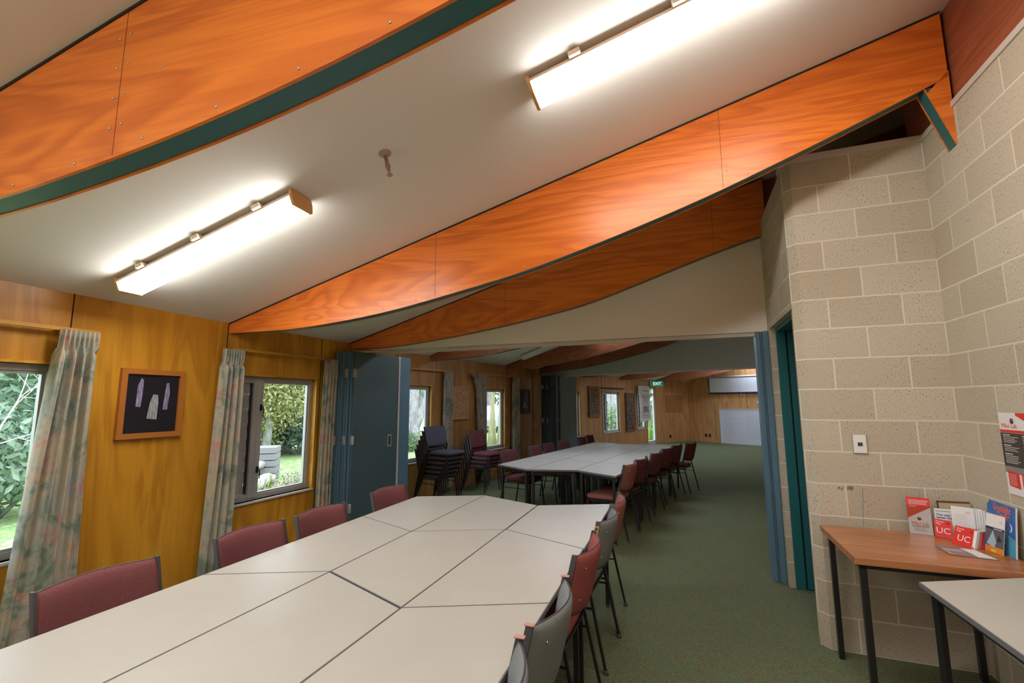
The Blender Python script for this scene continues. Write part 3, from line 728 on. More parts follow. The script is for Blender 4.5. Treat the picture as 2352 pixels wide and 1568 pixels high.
# ------------------------------------------------------------------ folding partitions
def folded(W, u0, nleaf, tl, wl, label, extra=True, shear=0., mats=(M_BLUE, M_LEAF), z0=.015, z1=2.125, hand=True, gap=.0, y0=.0):
    """leaves folded face to face, perpendicular to the track; local x along the track, y away from viewer"""
    r = empty('folding_door', W.p(u0)[:2]+(0,), W.ang); tag(r, label, 'folding partition')
    for k in range(nleaf):
        x = k*tl; b = MB(); y = y0 + (.012 if k % 2 else 0.) - (nleaf-1-k)*tl*shear
        b.box((x+.002, y, z0), (x+tl-.004, y+wl, z1), mats[0] if k < nleaf-1 else mats[1])
        lf = b.build('leaf', r, bevel=.003)
        if k % 3 == 0:
            for z in (.35, 1.1, 1.87):
                b = MB(); b.box((x+tl-.025, y-.004, z-.05), (x+tl+.025, y, z+.05), M_ALU); b.tube([(x+tl, y-.004, z-.05), (x+tl, y-.004, z+.05)], .005, M_ALU, 6); b.build('hinge', lf)
    xe = nleaf*tl
    if hand:
        b = MB(); yh = y0+wl*.80; xx = xe-.004
        b.box((xx, yh-.035, .98), (xx+.004, yh+.035, 1.13), M_ALU); b.box((xx+.003, yh-.018, 1.0), (xx+.0055, yh+.018, 1.11), M_BLACK); b.build('flush_pull', lf, bevel=.001)
    if extra:
        b = MB(); b.box((xe-.05, y0+wl+.01, z0), (xe-.004, y0+wl+.22, z1), M_BLUE); b.build('leaf', r, bevel=.002)
        b = MB(); b.box((xe-.006, y0+wl-.012, z0), (xe+.004, y0+wl+.012, z1), M_TRIMW); b.build('edge_strip', r)
    b = MB(); 
    for k in range(0, nleaf, 2): b.tube([(k*tl+tl/2, y0+.05, z1), (k*tl+tl/2, y0+.05, z1+.02)], .008, M_ALU, 6)
    b.build('track_hangers', r)
    return r
s1a = onz(768, 808, 2.115); s1b = onz(817, 808.5, 2.115)
F1 = Wall(s1b, onz(918.5, 821, 2.115))       # face line of the folded stack
st = Wall(s1b - np.array([0,0,0]), ang=F1.ang-pi/2)
wl1 = min(F1.L, .80)
r_ = folded(Wall(np.array(s1b[:2]) - st.d*.203, ang=st.ang), 0, 7, .029, wl1, 'near teal folding partition stacked against the window wall', y0=0, shear=.62)
s2 = onz(1288, 863, 2.13); F2 = Wall(s2, onz(1325, 865, 2.13)); st2 = Wall(s2, ang=F2.ang-pi/2)
folded(Wall(np.array(s2[:2]) - st2.d*.12, ang=st2.ang), 0, 2, .05, .58, 'rear grey-blue folding partition leaf with a flush pull', extra=False, mats=(M_BLUE, nmat('rear_leaf_blue', (.17,.25,.31), .5)))
s3 = onz(1243, 868, 2.13)
folded(Wall(np.array(onz(1266, 862, 2.13)[:2]) - st2.d*.33, ang=st2.ang), 0, 6, .05, .62, 'dark teal folded leaves of the rear partition beside the small flower picture', extra=False, mats=(nmat('rear_leaf_dark', (.035,.05,.055), .6),)*2, hand=False)
b_ = MB(); p0 = onz(1275, 863, 2.13); b_.box((-.04,-.03,0), (.04,.05,ZH), M_BLUE); struct(b_.build('trim_6', None, (p0[0], p0[1], 0), P2.ang, .002))

# ------------------------------------------------------------------ framed pictures and carvings
def picture(W, u0, u1, z0, z1, label, deco, fw=.035, fm=M_WALL, bgm=M_INK, tilt=0.):
    r = empty('framed_picture', W.p((u0+u1)/2, -.002, (z0+z1)/2), W.ang); r.rotation_euler = (0, tilt, W.ang); tag(r, label, 'picture')
    L, Hh = (u1-u0)/2, (z1-z0)/2; b = MB()
    b.slab([(-L, -Hh), (L, -Hh), (L-fw, -Hh+fw), (-L+fw, -Hh+fw)], -.028, 0, fm); b.slab([(-L, Hh), (-L+fw, Hh-fw), (L-fw, Hh-fw), (L, Hh)], -.028, 0, fm)
    b.slab([(-L, -Hh), (-L+fw, -Hh+fw), (-L+fw, Hh-fw), (-L, Hh)], -.028, 0, fm); b.slab([(L, -Hh), (L, Hh), (L-fw, Hh-fw), (L-fw, -Hh+fw)], -.028, 0, fm)
    fix(b.build('picture_frame', r, bevel=.003))
    b = MB(); b.box((-L+fw, -.010, -Hh+fw), (L-fw, -.004, Hh-fw), bgm); deco(b, L-fw, Hh-fw); b.build('picture_print', r)
    return r
def blademat(name, a, b_):
    m = nmat(name, a, .4); t = NT(m); n1 = t.noise(t.coord((30,1,6)), 3, 4, .6, .5).outputs[0]; t.base(t.ramp(n1, [(.3, a), (.7, b_)])); return m
MBL1 = blademat('violet_stone', (.10,.09,.20), (.40,.36,.55)); MBL2 = blademat('greenish_stone', (.14,.20,.22), (.45,.50,.50))
def blades(b, L, Hh):
    def poly(pts, m_): b.add([(x*L, -.0115, z*Hh) for x, z in pts], [tuple(range(len(pts)))], m_)
    poly([(-.60,-.10),(-.42,-.12),(-.38,.30),(-.38,.80),(-.46,.88),(-.58,.62)], MBL1)
    poly([(.60,-.22),(.42,-.22),(.44,.10),(.50,.72),(.60,.74),(.66,.40)], MBL1)
    poly([(-.16,-.52),(.22,-.56),(.24,.02),(.20,.30),(.02,.32),(-.08,.05)], MBL2)
M_PFR = nmat('cherry_frame', (.42,.15,.025), .4)
def dark_bg():
    m = nmat('navy_backing', (.012,.012,.02), .35); return m
picture(WA, uA(.692), uA(1.158), 1.268, 1.79, 'wood-framed print of three stone blades on black, hanging between two floral curtains', blades, .04, M_PFR, dark_bg(), 0.0)
MFL = nmat('pink_flower_print', (.40,.14,.20), .5); MFW = nmat('pale_flower_print', (.5,.5,.58), .5)
def flower(b, L, Hh):
    rnd = random.Random(4)
    for k in range(26):
        x = rnd.uniform(-.35,.3); z = .15+rnd.uniform(-.1,.6); a = rnd.uniform(0, 6.3); l = .16
        b.add([((x+l*cos(a)*.8)*L, -.0112-.0001*k, (z+l*.5*sin(a))*Hh), ((x-.05*sin(a))*L, -.0112-.0001*k, (z+.05*cos(a))*Hh), ((x-l*cos(a)*.6)*L, -.0112-.0001*k, (z-l*.4*sin(a))*Hh), ((x+.05*sin(a))*L, -.0112-.0001*k, (z-.05*cos(a))*Hh)], [(0,1,2,3)], MFL)
    for k in range(7): b.tube([(( -.1+.04*k)*L, -.012, -.0*Hh), ((-.3+.13*k)*L, -.012, (-.55-.05*(k % 3))*Hh)], .004, MFW, 4)
    b.tube([(.1*L, -.012, .7*Hh), (.85*L, -.012, -.6*Hh)], .007, MFL, 4)
picture(WC, 2.90, 3.44, 1.25, 1.82, 'small dark framed flower print beside the curtain in the second room', flower, .035, nmat('dark_frame', (.10,.035,.02), .4), dark_bg())
def relief(W, u0, u1, z0, z1, label, mat, cat='carving', swirls=7, seed=1, th=.03, bord=.05, hgt=.024, name='carved_panel'):
    rnd = random.Random(seed); L = u1-u0; Hh = z1-z0
    sw = [(rnd.uniform(.12, .88)*L, rnd.uniform(.1, .9)*Hh, rnd.uniform(.08, .2), rnd.choice((-1, 1))) for _ in range(swirls)]
    nu = 70; nv = int(70*Hh/L); b = MB()
    def hh(x, z):
        if x < bord or x > L-bord or z < bord or z > Hh-bord: return hgt*.8
        v = 0.; best = 9
        for sx_, sz, R_, s_ in sw:
            d = hypot(x-sx_, z-sz)/R_
            if d < best: best = d; v = .5+.5*sin(d*13 - s_*atan2(z-sz, x-sx_)*2)
        return hgt*(v*.9) if best < 1.5 else hgt*(.45+.45*sin(60*x+30*sin(14*z)))
    b.grid(lambda s, v: (s*L, -th-hh(s*L, v*Hh), v*Hh), nu, nv, mat)
    b.box((0, -th, 0), (L, 0, Hh), mat)
    o = b.build(name, None, W.p(u0, -.001, z0), W.ang); return tag(o, label, cat)
def carvemat(name, a, c):
    m = nmat(name, a, .6); t = NT(m); n1 = t.noise(t.coord(), 12, 4).outputs[0]; g = t.n('ShaderNodeNewGeometry')
    t.base(t.mix(t.math('MULTIPLY', n1, 1.), a, c)); return m
relief(WC, .40, .92, 1.215, 1.82, 'pale carved square panel between two curtains in the second room', carvemat('pale_carved_wood', (.42,.20,.09), (.56,.33,.18)), seed=3, swirls=9, bord=.03)
relief(WD, -2.04, -1.42, 1.09, 1.965, 'tall brown carved panel left of the small far-room window', carvemat('brown_carved_wood', (.16,.085,.045), (.30,.18,.10)), seed=5, swirls=8, bord=.08)
relief(WD, .34, 1.03, .58, 1.80, 'longer grey-brown carved panel right of the small far-room window', carvemat('grey_carved_wood', (.13,.075,.05), (.26,.165,.115)), seed=9, swirls=10, bord=.03, hgt=.03)
# pin board
b_ = MB(); mm = nmat('cork_board', (.42,.20,.06), .9); t = NT(mm); n1 = t.noise(t.coord(), 60, 4, .8).outputs[0]; t.base(t.ramp(n1, [(.35, (.28,.12,.03)), (.65, (.52,.27,.09))]))
b_.box((.55, -.02, 1.13), (1.52, 0, 1.74), mm); tag(b_.build('pin_board', None, (WE.a[0], WE.a[1], 0), WE.ang), 'brown cork pin board on the far wall right of the exit door', 'pin board')
# hanging paper sheet
r = empty('paper_chart', WD.p(1.19, -.12), WD.ang); tag(r, 'long white printed paper sheet hanging in front of the far exit door window', 'poster')
b_ = MB(); Lp = .93
b_.grid(lambda s, v: (s*Lp, -.02*sin(3.1*s)-.012*sin(5*v), .84+1.21*v + (.05*s*(1-v))), 10, 14, M_PAPER); pp = b_.build('paper_sheet', r)
b_ = MB()
b_.text('Tau kotahitanga', M_INK, (Lp/2, -.045, 1.86), (1,0,0), (0,0,1), .085, 'CENTER')
for k in range(11):
    z = 1.72-.062*k - (.12 if k > 6 else 0); hw = [.33,.33,.22,.26,.2,.3,.24,.36,.3,.36,.3][k]
    b_.box((Lp/2-hw, -.046, z), (Lp/2+hw, -.045, z+.016), M_GREYINK)
for k in range(4): b_.box((Lp/2-.23, -.046, 1.18+.045*k), (Lp/2+.23, -.045, 1.20+.045*k), M_INK)
b_.build('printed_lines', r)
for u in (.03, Lp-.03):
    b_ = MB(); b_.tube([(u, -.01, 2.04), (u, .118, 2.10)], .002, M_INK, 4); b_.build('string', r)
# exit sign
r = empty('exit_sign', WD.p(2.38, -.10, 2.05), WD.ang+radians(-78)); tag(r, 'green EXIT sign box above the far glazed door', 'sign')
b_ = MB(); b_.box((-.05,-.0,0), (.38,.10,.19), M_ALUW); b_.build('sign_box', r)
b_ = MB(); b_.box((.0,-.004,.012), (.37,-.001,.178), M_EXIT); b_.build('green_panel', r)
b_ = MB(); b_.text('EXIT', emis('exit_letters', (.75,.85,.8), .22), (.19, -.006, .05), (1,0,0), (0,0,1), .135, 'CENTER', bold=.003); b_.build('lettering', r)
# whiteboard, screen, outlets on the end wall
r = empty('whiteboard', WF.p(1.24, -.03), WF.ang); tag(r, 'large whiteboard with faint handwriting standing on the floor at the end wall', 'whiteboard')
b_ = MB(); b_.box((.02,-.012,.03), (2.38,0,1.21), M_WB); b_.build('writing_surface', r)
b_ = MB(); b_.box((0,-.022,.0), (2.4,.01,.03), M_ALUW); b_.box((0,-.022,1.21), (2.4,.01,1.24), M_ALUW); b_.box((0,-.022,.03), (.022,.01,1.21), M_ALUW); b_.box((2.38,-.022,.03), (2.4,.01,1.21), M_ALUW); b_.build('edge_frame', r)
b_ = MB(); rnd = random.Random(2)
mk = nmat('marker_ink', (.30,.30,.36), .6)
for k in range(15):
    z = 1.10-.062*k
    for x0, x1 in ((.12, .75), (.92, 2.2)):
        x = x0 + rnd.uniform(0, .12)
        while x < x1 - (.3 if x0 < .5 and k % 3 else 0):
            l = rnd.uniform(.03, .12); pts = [(x+l*q/5, -.0135, z+rnd.uniform(-.012,.012)) for q in range(6)]; b_.tube(pts, .0022, mk, 3, False); x += l+.035
b_.build('handwriting', r)['kind'] = 'stuff'
r = empty('projector_screen', WF.p(.88, -.07), WF.ang); tag(r, 'partly lowered white projector screen with black borders above the whiteboard', 'projector screen')
b_ = MB(); b_.lathe([(.035,0),(.035,2.5)], M_ALUW, (0,0,2.40), 12, 'x'); b_.build('roller_case', r)
b_ = MB(); b_.box((.06,.0,1.84), (2.44,.004,2.38), M_WB); b_.build('screen_sheet', r)
b_ = MB(); b_.box((.03,-.002,1.80), (.06,.005,2.38), M_BLACK); b_.box((2.44,-.002,1.80), (2.47,.005,2.38), M_BLACK); b_.box((.03,-.006,1.79), (2.47,.008,1.84), M_BLACK); b_.build('black_border', r)
b_ = MB(); b_.tube([(1.2,0,1.79),(1.2,0,1.70)], .006, M_ALUW, 6); b_.build('pull_cord', r)
for W_, u, z, lb in ((WF, .66, .19, 'left brown double socket low on the end wall'), (WF, .80, .19, 'right brown socket low on the end wall nearer the whiteboard'), (WE, .72, .17, 'single brown socket low on the wall under the cork board')):
    b_ = MB(); b_.box((-.045,-.01,0), (.045,0,.12), nmat('brown_plastic', (.035,.018,.012), .4)); b_.box((-.012,-.014,.03), (.012,-.009,.06), M_BLACK); tag(b_.build('wall_socket', None, W_.p(u, -.001, z), W_.ang), lb, 'socket')
b_ = MB(); b_.box((-.06,-.012,0), (.06,0,.075), M_PAPER); b_.box((-.02,-.017,.02), (.02,-.011,.055), M_ALUW); tag(b_.build('control_switch', None, WF.p(2.66, -.001, 1.44), WF.ang), 'small white control plate above the whiteboard', 'switch')
# switch plate on the block wall
r = empty('wall_switch', (0,0,0)); BWw = Wall(BL, ang=BA); u, z = BWw.uz(1974, 1019)
r.location = BWw.p(u, -.001, z); r.rotation_euler = (0,0,BA); tag(r, 'chrome-edged white switch plate on the block wall above the wooden table', 'switch')
b_ = MB(); b_.box((-.038,-.008,-.06), (.038,0,.06), M_CHROME); b_.box((-.034,-.011,-.056), (.034,-.006,.056), M_PAPER); b_.build('plate', r, bevel=.002)
b_ = MB(); b_.box((-.012,-.014,-.012), (-.001,-.010,.010), M_INK); b_.box((.001,-.014,-.012), (.012,-.010,.010), M_INK); b_.build('rocker', r)

# ------------------------------------------------------------------ tables
TA, TB, TW, TZ = .7165, 1.1743, .5403, .73
def trap_table(poly, label, group=None, z=TZ, name='trapezoid_table', first=[None]):
    """poly: four plan points, counter-clockwise"""
    c = np.mean(poly, 0); r = empty(name, (c[0], c[1], 0)); tag(r, label, 'table', group)
    P = [(p[0]-c[0], p[1]-c[1]) for p in poly]; g = .0011
    def inset(P, d):
        out = []; n = len(P)
        for i in range(n):
            p = np.array(P[i]); a = np.array(P[i-1])-p; b = np.array(P[(i+1) % n])-p; a /= np.hypot(*a); b /= np.hypot(*b)
            s_ = abs(a[0]*b[1]-a[1]*b[0]); out.append(tuple(p + (a+b)*d/s_))
        return out
    Q = inset(P, g); Q2 = inset(P, .004+g)
    b = MB(); b.prism(Q, z-.020, z-.0015, M_EDGE); n = 4
    b.prism(Q2, z-.0015, z, M_TOP, M_TOP); fix(b.build('tabletop', r))
    A = inset(P, .035); B = inset(P, .060); b = MB()
    for i in range(4):
        a0, a1, c1, c0 = A[i], A[(i+1) % 4], B[(i+1) % 4], B[i]
        b.prism([a0, a1, c1, c0], z-.055, z-.0205, M_BLACK)
    fix(b.build('apron_frame', r))
    L = inset(P, .047)
    for i in range(4):
        x, y = L[i]; b = MB(); b.box((x-.013, y-.013, .012), (x+.013, y+.013, z-.021), M_BLACK, atan2(P[1][1]-P[0][1], P[1][0]-P[0][0])); lg = b.build('leg', r)
        b = MB(); b.lathe([(.016, 0), (.016, .014)], M_STRIP, (x, y, 0), 10); b.build('foot_cap', lg)
    return r
def table_block(org, ang, sign, cells, labels, group):
    d = np.array([cos(ang), sin(ang)]); n = np.array([d[1], -d[0]]); k = 0
    pt = lambda u, v: tuple(np.array(org)+d*u+n*v*TW)
    o = (TB-TA)/2
    for col in range(3):
        for row in range(4):
            # far edge coordinates on the two bounding lines of the column
            def edges(line):
                seq = [0.]; first_short = (line % 2 == 0)
                start = 0. if line % 2 == 0 else o
                seq = [start]
                for q in range(4): seq.append(seq[-1] - ((TA if q % 2 == 0 else TB) if line % 2 == 0 else (TB if q % 2 == 0 else TA)))
                return seq
            a = edges(col); c = edges(col+1)
            q = [(a[row], col), (a[row+1], col), (c[row+1], col+1), (c[row], col+1)]
            if sign < 0: q = [(-u, v) for u, v in q][::-1]
            if sign > 0 and col == 1 and row >= 2: q = [(u-.007, v) for u, v in q]
            if sign > 0 and col == 2 and row == 0: q = [(u, v+.007) for u, v in q]
            P = [pt(u, v) for u, v in q]
            cr = (P[1][0]-P[0][0])*(P[2][1]-P[1][1])-(P[1][1]-P[0][1])*(P[2][0]-P[1][0])
            if cr < 0: P = P[::-1]
            trap_table(P, labels[k], group); k += 1
cn_ = ['window-side column', 'middle column', 'aisle-side column']; rn = ['farthest', 'second farthest', 'third farthest', 'nearest']
TO1 = (-.8269, 4.0594); TG1 = radians(70.5); TO2 = (-.1869, 6.071); TG2 = radians(60.3)
table_block(TO1, TG1, 1, None, [f'cream trapezoid table of the near block, {rn[r_]} from the viewer in the {cn_[c_]}' if r_ < 3 else f'cream trapezoid table at the viewer\'s end of the near block, {cn_[c_]}' for c_ in range(3) for r_ in range(4)], 'trapezoid tables of the near block')
rn2 = ['nearest', 'second nearest', 'third nearest', 'farthest']
table_block(TO2, TG2, -1, None, [f'trapezoid table of the second room block, {rn2[r_]} in the {cn_[c_]}' for c_ in range(3) for r_ in range(4)], 'trapezoid tables of the second room block')
# odd white table by the block wall
Pc = onz(2109, 1335, .742)[:2]; ds = np.array([cos(radians(252.)), sin(radians(252.))]); dt = np.array([cos(radians(4.6)), sin(radians(4.6))])
sl = hypot(TW, (TB-TA)/2); P4 = Pc + dt*sl; P1_ = Pc + ds*TA
# long side parallel to the short one
P3 = P4 + ds*TB
trap_table([tuple(P4), tuple(Pc), tuple(P1_), tuple(P3)][::1] if True else None, 'single cream trapezoid table at the lower right, in front of the wooden table', None, .742)

# wooden table
WTZ = .75; wc = onz(1882, 1204, WTZ)[:2]; we = onz(1947, 1278, WTZ)[:2]
ux = bu; uy = bv; depth = .655
r = empty('wooden_table', (wc[0], wc[1], 0), BA); tag(r, 'teak-topped rectangular side table with black legs holding leaflets in the corner', 'table')
Lw = .745
dv = -np.array([0, 1])
b_ = MB(); b_.box((0, -depth, WTZ-.035), (Lw, -.005, WTZ), M_WOODTOP); b_.build('tabletop', r, bevel=.002)
b_ = MB()
for a, c in (((.03,-depth+.035,WTZ-.06),(Lw-.03,-depth+.06,WTZ-.035)), ((.03,-.06,WTZ-.06),(Lw-.03,-.035,WTZ-.035)), ((.03,-depth+.035,WTZ-.06),(.055,-.035,WTZ-.035)), ((Lw-.055,-depth+.035,WTZ-.06),(Lw-.03,-.035,WTZ-.035))): b_.box(a, c, M_BLACK)
b_.build('apron_frame', r)
for x, y in ((.045, -.05), (Lw-.045, -.05), (.045, -depth+.05), (Lw-.045, -depth+.05)):
    b_ = MB(); b_.box((x-.014, y-.014, 0), (x+.014, y+.014, WTZ-.036), M_BLACK); b_.build('leg', r)
WT = lambda x, y, z=WTZ+.001: (float(wc[0]+bu[0]*x-bv[0]*y), float(wc[1]+bu[1]*x-bv[1]*y), z)

# ------------------------------------------------------------------ chairs
def rrect(w_, d_, r_, n=5):
    pts = []
    for cx, cy, a0 in ((w_-r_[0], d_-r_[0], 0), (-w_+r_[0], d_-r_[0], pi/2), (-w_+r_[1], -d_+r_[1], pi), (w_-r_[1], -d_+r_[1], 3*pi/2)):
        rr_ = r_[0] if cy > 0 else r_[1]
        for k in range(n+1): a = a0 + pi/2*k/n; pts.append((cx+rr_*cos(a), cy+rr_*sin(a)))
    return pts
def make_chair(fab, sticker=False, caps=False):
    r = empty('stacking_chair', (0,0,0))
    # seat cushion: rounded front, domed top
    b = MB(); base = rrect(.205, .205, (.055, .10)); n = len(base); rings = [(.98, .425), (1.0, .433), (1.01, .448), (.985, .461), (.90, .470), (.6, .474), (.2, .475)]
    vs = [(x*s, y*s, z) for s, z in rings for x, y in base]; fs = [(i*n+k, i*n+(k+1) % n, (i+1)*n+(k+1) % n, (i+1)*n+k) for i in range(len(rings)-1) for k in range(n)]
    fs += [tuple(range(n-1, -1, -1)), tuple(range((len(rings)-1)*n, len(rings)*n))]; b.add(vs, fs, fab, True); st_ = b.build('seat', r)
    b = MB(); b.prism([(x*.97, y*.97) for x, y in base], .412, .425, M_BLACK); b.build('seat_base', r)
    # backrest, curved round the sitter
    def back(s, v, side):
        x = (s-.5)*.43; e = abs(2*s-1); cr = (1-e*e)
        zb = .520 + .035*(e**4); ztp = .820 - .004*e
        z = zb + (ztp-zb)*v; lean = -.19 - .075*(z-.52)/.30
        y = lean - .064*cr + .0
        t_ = .017*(1-(2*v-1)**6)*(1-.5*e**8) + .004
        return (x, y + side*t_, z)
    b = MB(); nu, nv = 18, 12
    F_ = [back(i/nu, j/nv, 1) for j in range(nv+1) for i in range(nu+1)]; B_ = [back(i/nu, j/nv, -1) for j in range(nv+1) for i in range(nu+1)]
    N1 = len(F_); fs = []
    for j in range(nv):
        for i in range(nu):
            a = j*(nu+1)+i; fs.append((a+1, a, a+nu+1, a+nu+2)); fs.append((N1+a, N1+a+1, N1+a+nu+2, N1+a+nu+1))
    for i in range(nu):
        a = i; fs.append((a, a+1, N1+a+1, N1+a)); a = nv*(nu+1)+i; fs.append((a+1, a, N1+a, N1+a+1))
    for j in range(nv):
        a = j*(nu+1); fs.append((a+nu+1, a, N1+a, N1+a+nu+1)); a = j*(nu+1)+nu; fs.append((a, a+nu+1, N1+a+nu+1, N1+a))
    b.add(F_+B_, fs, fab, True); bk_ = b.build('backrest', r)
    b = MB(); b.tube([tuple(np.array(back(i/16, 1., 0))+np.array((0,0,.001))) for i in range(17)], .003, M_STRIP, 6)
    b.build('piping', bk_)
    for x, z in ((-.15,.75),(.15,.75),(-.15,.60),(.15,.60)):
        s_ = x/.43+.5; p_ = back(s_, (z-.52)/.3, -1); b = MB(); b.lathe([(.006, .002), (.006, -.003), (.002, -.004)], M_CHROME, p_, 8, 'y'); b.build('rivet', bk_)
    for sx_ in (-1, 1):
        X = .219*sx_
        # side strip of the back
        b = MB(); z0, z1 = .50, .826
        y0 = -.19 - .075*(z0-.52)/.30; y1 = -.19-.075*(z1-.52)/.30
        b.add([(X-.006, y0-.013, z0), (X+.006, y0-.013, z0), (X+.006, y0+.013, z0), (X-.006, y0+.013, z0), (X-.006, y1-.013, z1), (X+.006, y1-.013, z1), (X+.006, y1+.013, z1), (X-.006, y1+.013, z1)],
              [(0,3,2,1),(4,5,6,7),(0,1,5,4),(1,2,6,5),(2,3,7,6),(3,0,4,7)], M_STRIP)
        if caps: b.box((X-.012, y1-.016, z1), (X+.006, y1+.018, z1+.004), M_CAP)
        sp_ = b.build('side_strip', r, bevel=.001)
        if sticker and sx_ == sticker:
            q = MB(); 
            za, zb2 = .68, .80; ya = -.19-.075*(za-.52)/.30; yb = -.19-.075*(zb2-.52)/.30
            q.add([(X-.0065*0+.0065*sx_, ya-.013, za), (X+.0065*sx_, ya+.013, za), (X+.0065*sx_, yb+.013, zb2), (X+.0065*sx_, yb-.013, zb2)], [(0,1,2,3)], nmat('amber_label', (.55,.27,.06), .5)); 
            for k in range(4):
                zz = za+.015+.027*k; yy = -.19-.075*(zz-.52)/.30; q.box((X+.0066*sx_-.0003, yy-.008, zz), (X+.0066*sx_+.0003, yy+.007, zz+.014), M_INK)
            q.build('label_sticker', sp_)
        # rear leg running up into the back
        b = MB(); b.tube([(.222*sx_, -.285, .012), (.207*sx_, -.205, .40), (.205*sx_, -.188, .47), (.212*sx_, -.186, .54)], .0105, M_BLACK, 4); lg = b.build('leg', r)
        b = MB(); b.lathe([(.015, 0), (.016, .006), (.012, .016), (.012, .022)], M_STRIP, (.222*sx_, -.286, 0), 10); b.build('foot_cap', lg)
        b = MB(); b.tube([(.215*sx_, .215, .012), (.200*sx_, .180, .412)], .0105, M_BLACK, 4); lg = b.build('leg', r)
        b = MB(); b.lathe([(.015, 0), (.016, .006), (.012, .016), (.012, .022)], M_STRIP, (.2155*sx_, .216, 0), 10); b.build('foot_cap', lg)
        b = MB(); b.tube([(.200*sx_, .178, .400), (.204*sx_, -.200, .400)], .009, M_BLACK, 4); b.tube([(.207*sx_, .195, .33), (.209*sx_, -.215, .33)], .007, M_BLACK, 4); b.build('side_rail', r)
    b = MB(); b.tube([(-.2, .178, .402), (.2, .178, .402)], .009, M_BLACK, 4); b.tube([(-.2, -.198, .402), (.2, -.198, .402)], .009, M_BLACK, 4); b.build('cross_rail', r)
    return r
PROTO = {}
def chair(fab, mid, back_ang, face_ang, label, group, z=0., key=None, **kw):
    """mid = middle of the top edge of the backrest (its ends), face_ang = direction the sitter looks"""
    key = key or fab.name
    f = np.array([cos(face_ang), sin(face_ang)]); loc = np.array(mid) + f*.255; L_ = (float(loc[0]), float(loc[1]), z); rz = face_ang - pi/2
    if key not in PROTO:
        o = make_chair(fab, **kw); PROTO[key] = o; o.location = L_; o.rotation_euler = (0,0,rz)
    else: o = dup(PROTO[key], L_, rz)
    tag(o, label, 'chair', group); return o
R = radians
G1 = 'chairs on the window side of the near tables'
for m, a, lb in (((-1.723, 2.034), -20.2, 'maroon chair in front of the framed blades print, nearest the viewer on the window side'),
                 ((-1.471, 2.709), -20.2, 'maroon chair beside the left floral curtain of the louvred window'),
                 ((-1.272, 3.187), -20.2, 'maroon chair below the louvred window, beside the near folded partition'),
                 ((-1.021, 3.936), -23, 'maroon chair in front of the teal folded partition, last on the window side')):
    chair(M_MAROON, m, 0, R(a), lb, G1)
G2 = 'chairs on the aisle side of the near tables'
chair(M_PINKF, (.744, 3.487), 0, R(160.5), 'faded red chair, farthest along the aisle side of the near tables', G2)
chair(M_GREYF, (.577, 3.022), 0, R(157.6), 'grey chair with an amber label on its side strip, aisle side of the near tables', G2, key='g2', sticker=-1)
chair(M_REDF, (.354, 2.427), 0, R(158.5), 'red chair between two grey ones on the aisle side of the near tables', G2)
chair(M_GREYF, (.122, 1.764), 0, R(158.6), 'grey chair with pink strip caps at the aisle side, second from the viewer', G2, key='g1', caps=True)
chair(M_GREYF, (-.055, 1.275), 0, R(163), 'grey chair cut off by the bottom edge, nearest the viewer', G2, key='g1')
G3 = 'chairs on the window side of the second room tables'
nm = ['first and nearest', 'second', 'third', 'fourth', 'fifth', 'sixth and farthest']
for k, (m, a) in enumerate((((-.055, 6.93), -33), ((.36, 7.55), -30), ((.62, 8.02), -26), ((.93, 8.52), -31), ((1.36, 9.22), -28), ((1.62, 9.78), -27))):
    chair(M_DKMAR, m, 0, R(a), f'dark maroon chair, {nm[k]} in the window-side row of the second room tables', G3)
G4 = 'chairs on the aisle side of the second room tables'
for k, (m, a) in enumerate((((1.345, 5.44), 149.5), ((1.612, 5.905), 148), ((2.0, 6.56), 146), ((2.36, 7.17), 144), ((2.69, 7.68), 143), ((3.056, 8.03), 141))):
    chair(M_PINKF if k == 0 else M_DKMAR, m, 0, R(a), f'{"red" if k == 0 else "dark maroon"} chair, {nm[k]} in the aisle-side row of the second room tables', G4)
def stack(W, px, n, fab, lab, grp, step=(.036, .067), off=.10, fa=-33, adj=0.):
    u, z = W.uz(*px); P = np.array(W.p(u+adj, -off)[:2]); f = np.array([cos(R(fa)), sin(R(fa))])
    for k in range(n):
        where = 'lowest' if k == 0 else 'topmost' if k == n-1 else f'number {k+1} from the floor'
        chair(fab, P+f*step[0]*k, 0, R(fa), f'{lab}, {where}', grp, z=step[1]*k)
stack(WC, (962, 1040), 6, M_NAVYF, 'stacked slate-blue chair by the window', 'stacked slate-blue chairs', off=.28, adj=-.16)
stack(WC, (1072, 1030), 4, M_DKMAR if False else M_MAROON, 'stacked maroon chair beneath the carved panel', 'stacked maroon chairs', off=.28, adj=-.26)

# ------------------------------------------------------------------ leaflets and books on the wooden table
def wtl(px, py, z=WTZ):
    P = onz(px, py, z)[:2]-wc; return float(P@bu), float(-(P@bv))
def upright(name, label, cat, px0, px1, hgt, lean, deco, thick=.004, mat=M_PAPER, dz=0., fan=0):
    """flat upright item whose bottom edge runs from px0 to px1 on the table top; deco(b, w, h) draws on the front (local y=0 plane, -y front)"""
    A = onz(*px0, WTZ); B = onz(*px1, WTZ); d = (B-A)[:2]; L = float(np.hypot(*d)); r = empty(name, (A[0], A[1], WTZ+.001+dz), atan2(d[1], d[0])); r.rotation_euler = (-lean, 0, atan2(d[1], d[0])) if False else (0, 0, atan2(d[1], d[0]))
    tag(r, label, cat)
    b = MB(); b.box((0, 0, 0), (L, thick, hgt), mat); deco(b, L, hgt)
    tl_ = lean; b.v = [(x, y*cos(tl_)+z*sin(tl_), z*cos(tl_)-y*sin(tl_)) for x, y, z in b.v]
    b.build('printed_cover', r); return r, L, atan2(d[1], d[0])
F0 = (1,0,0); F1z = (0,0,1)
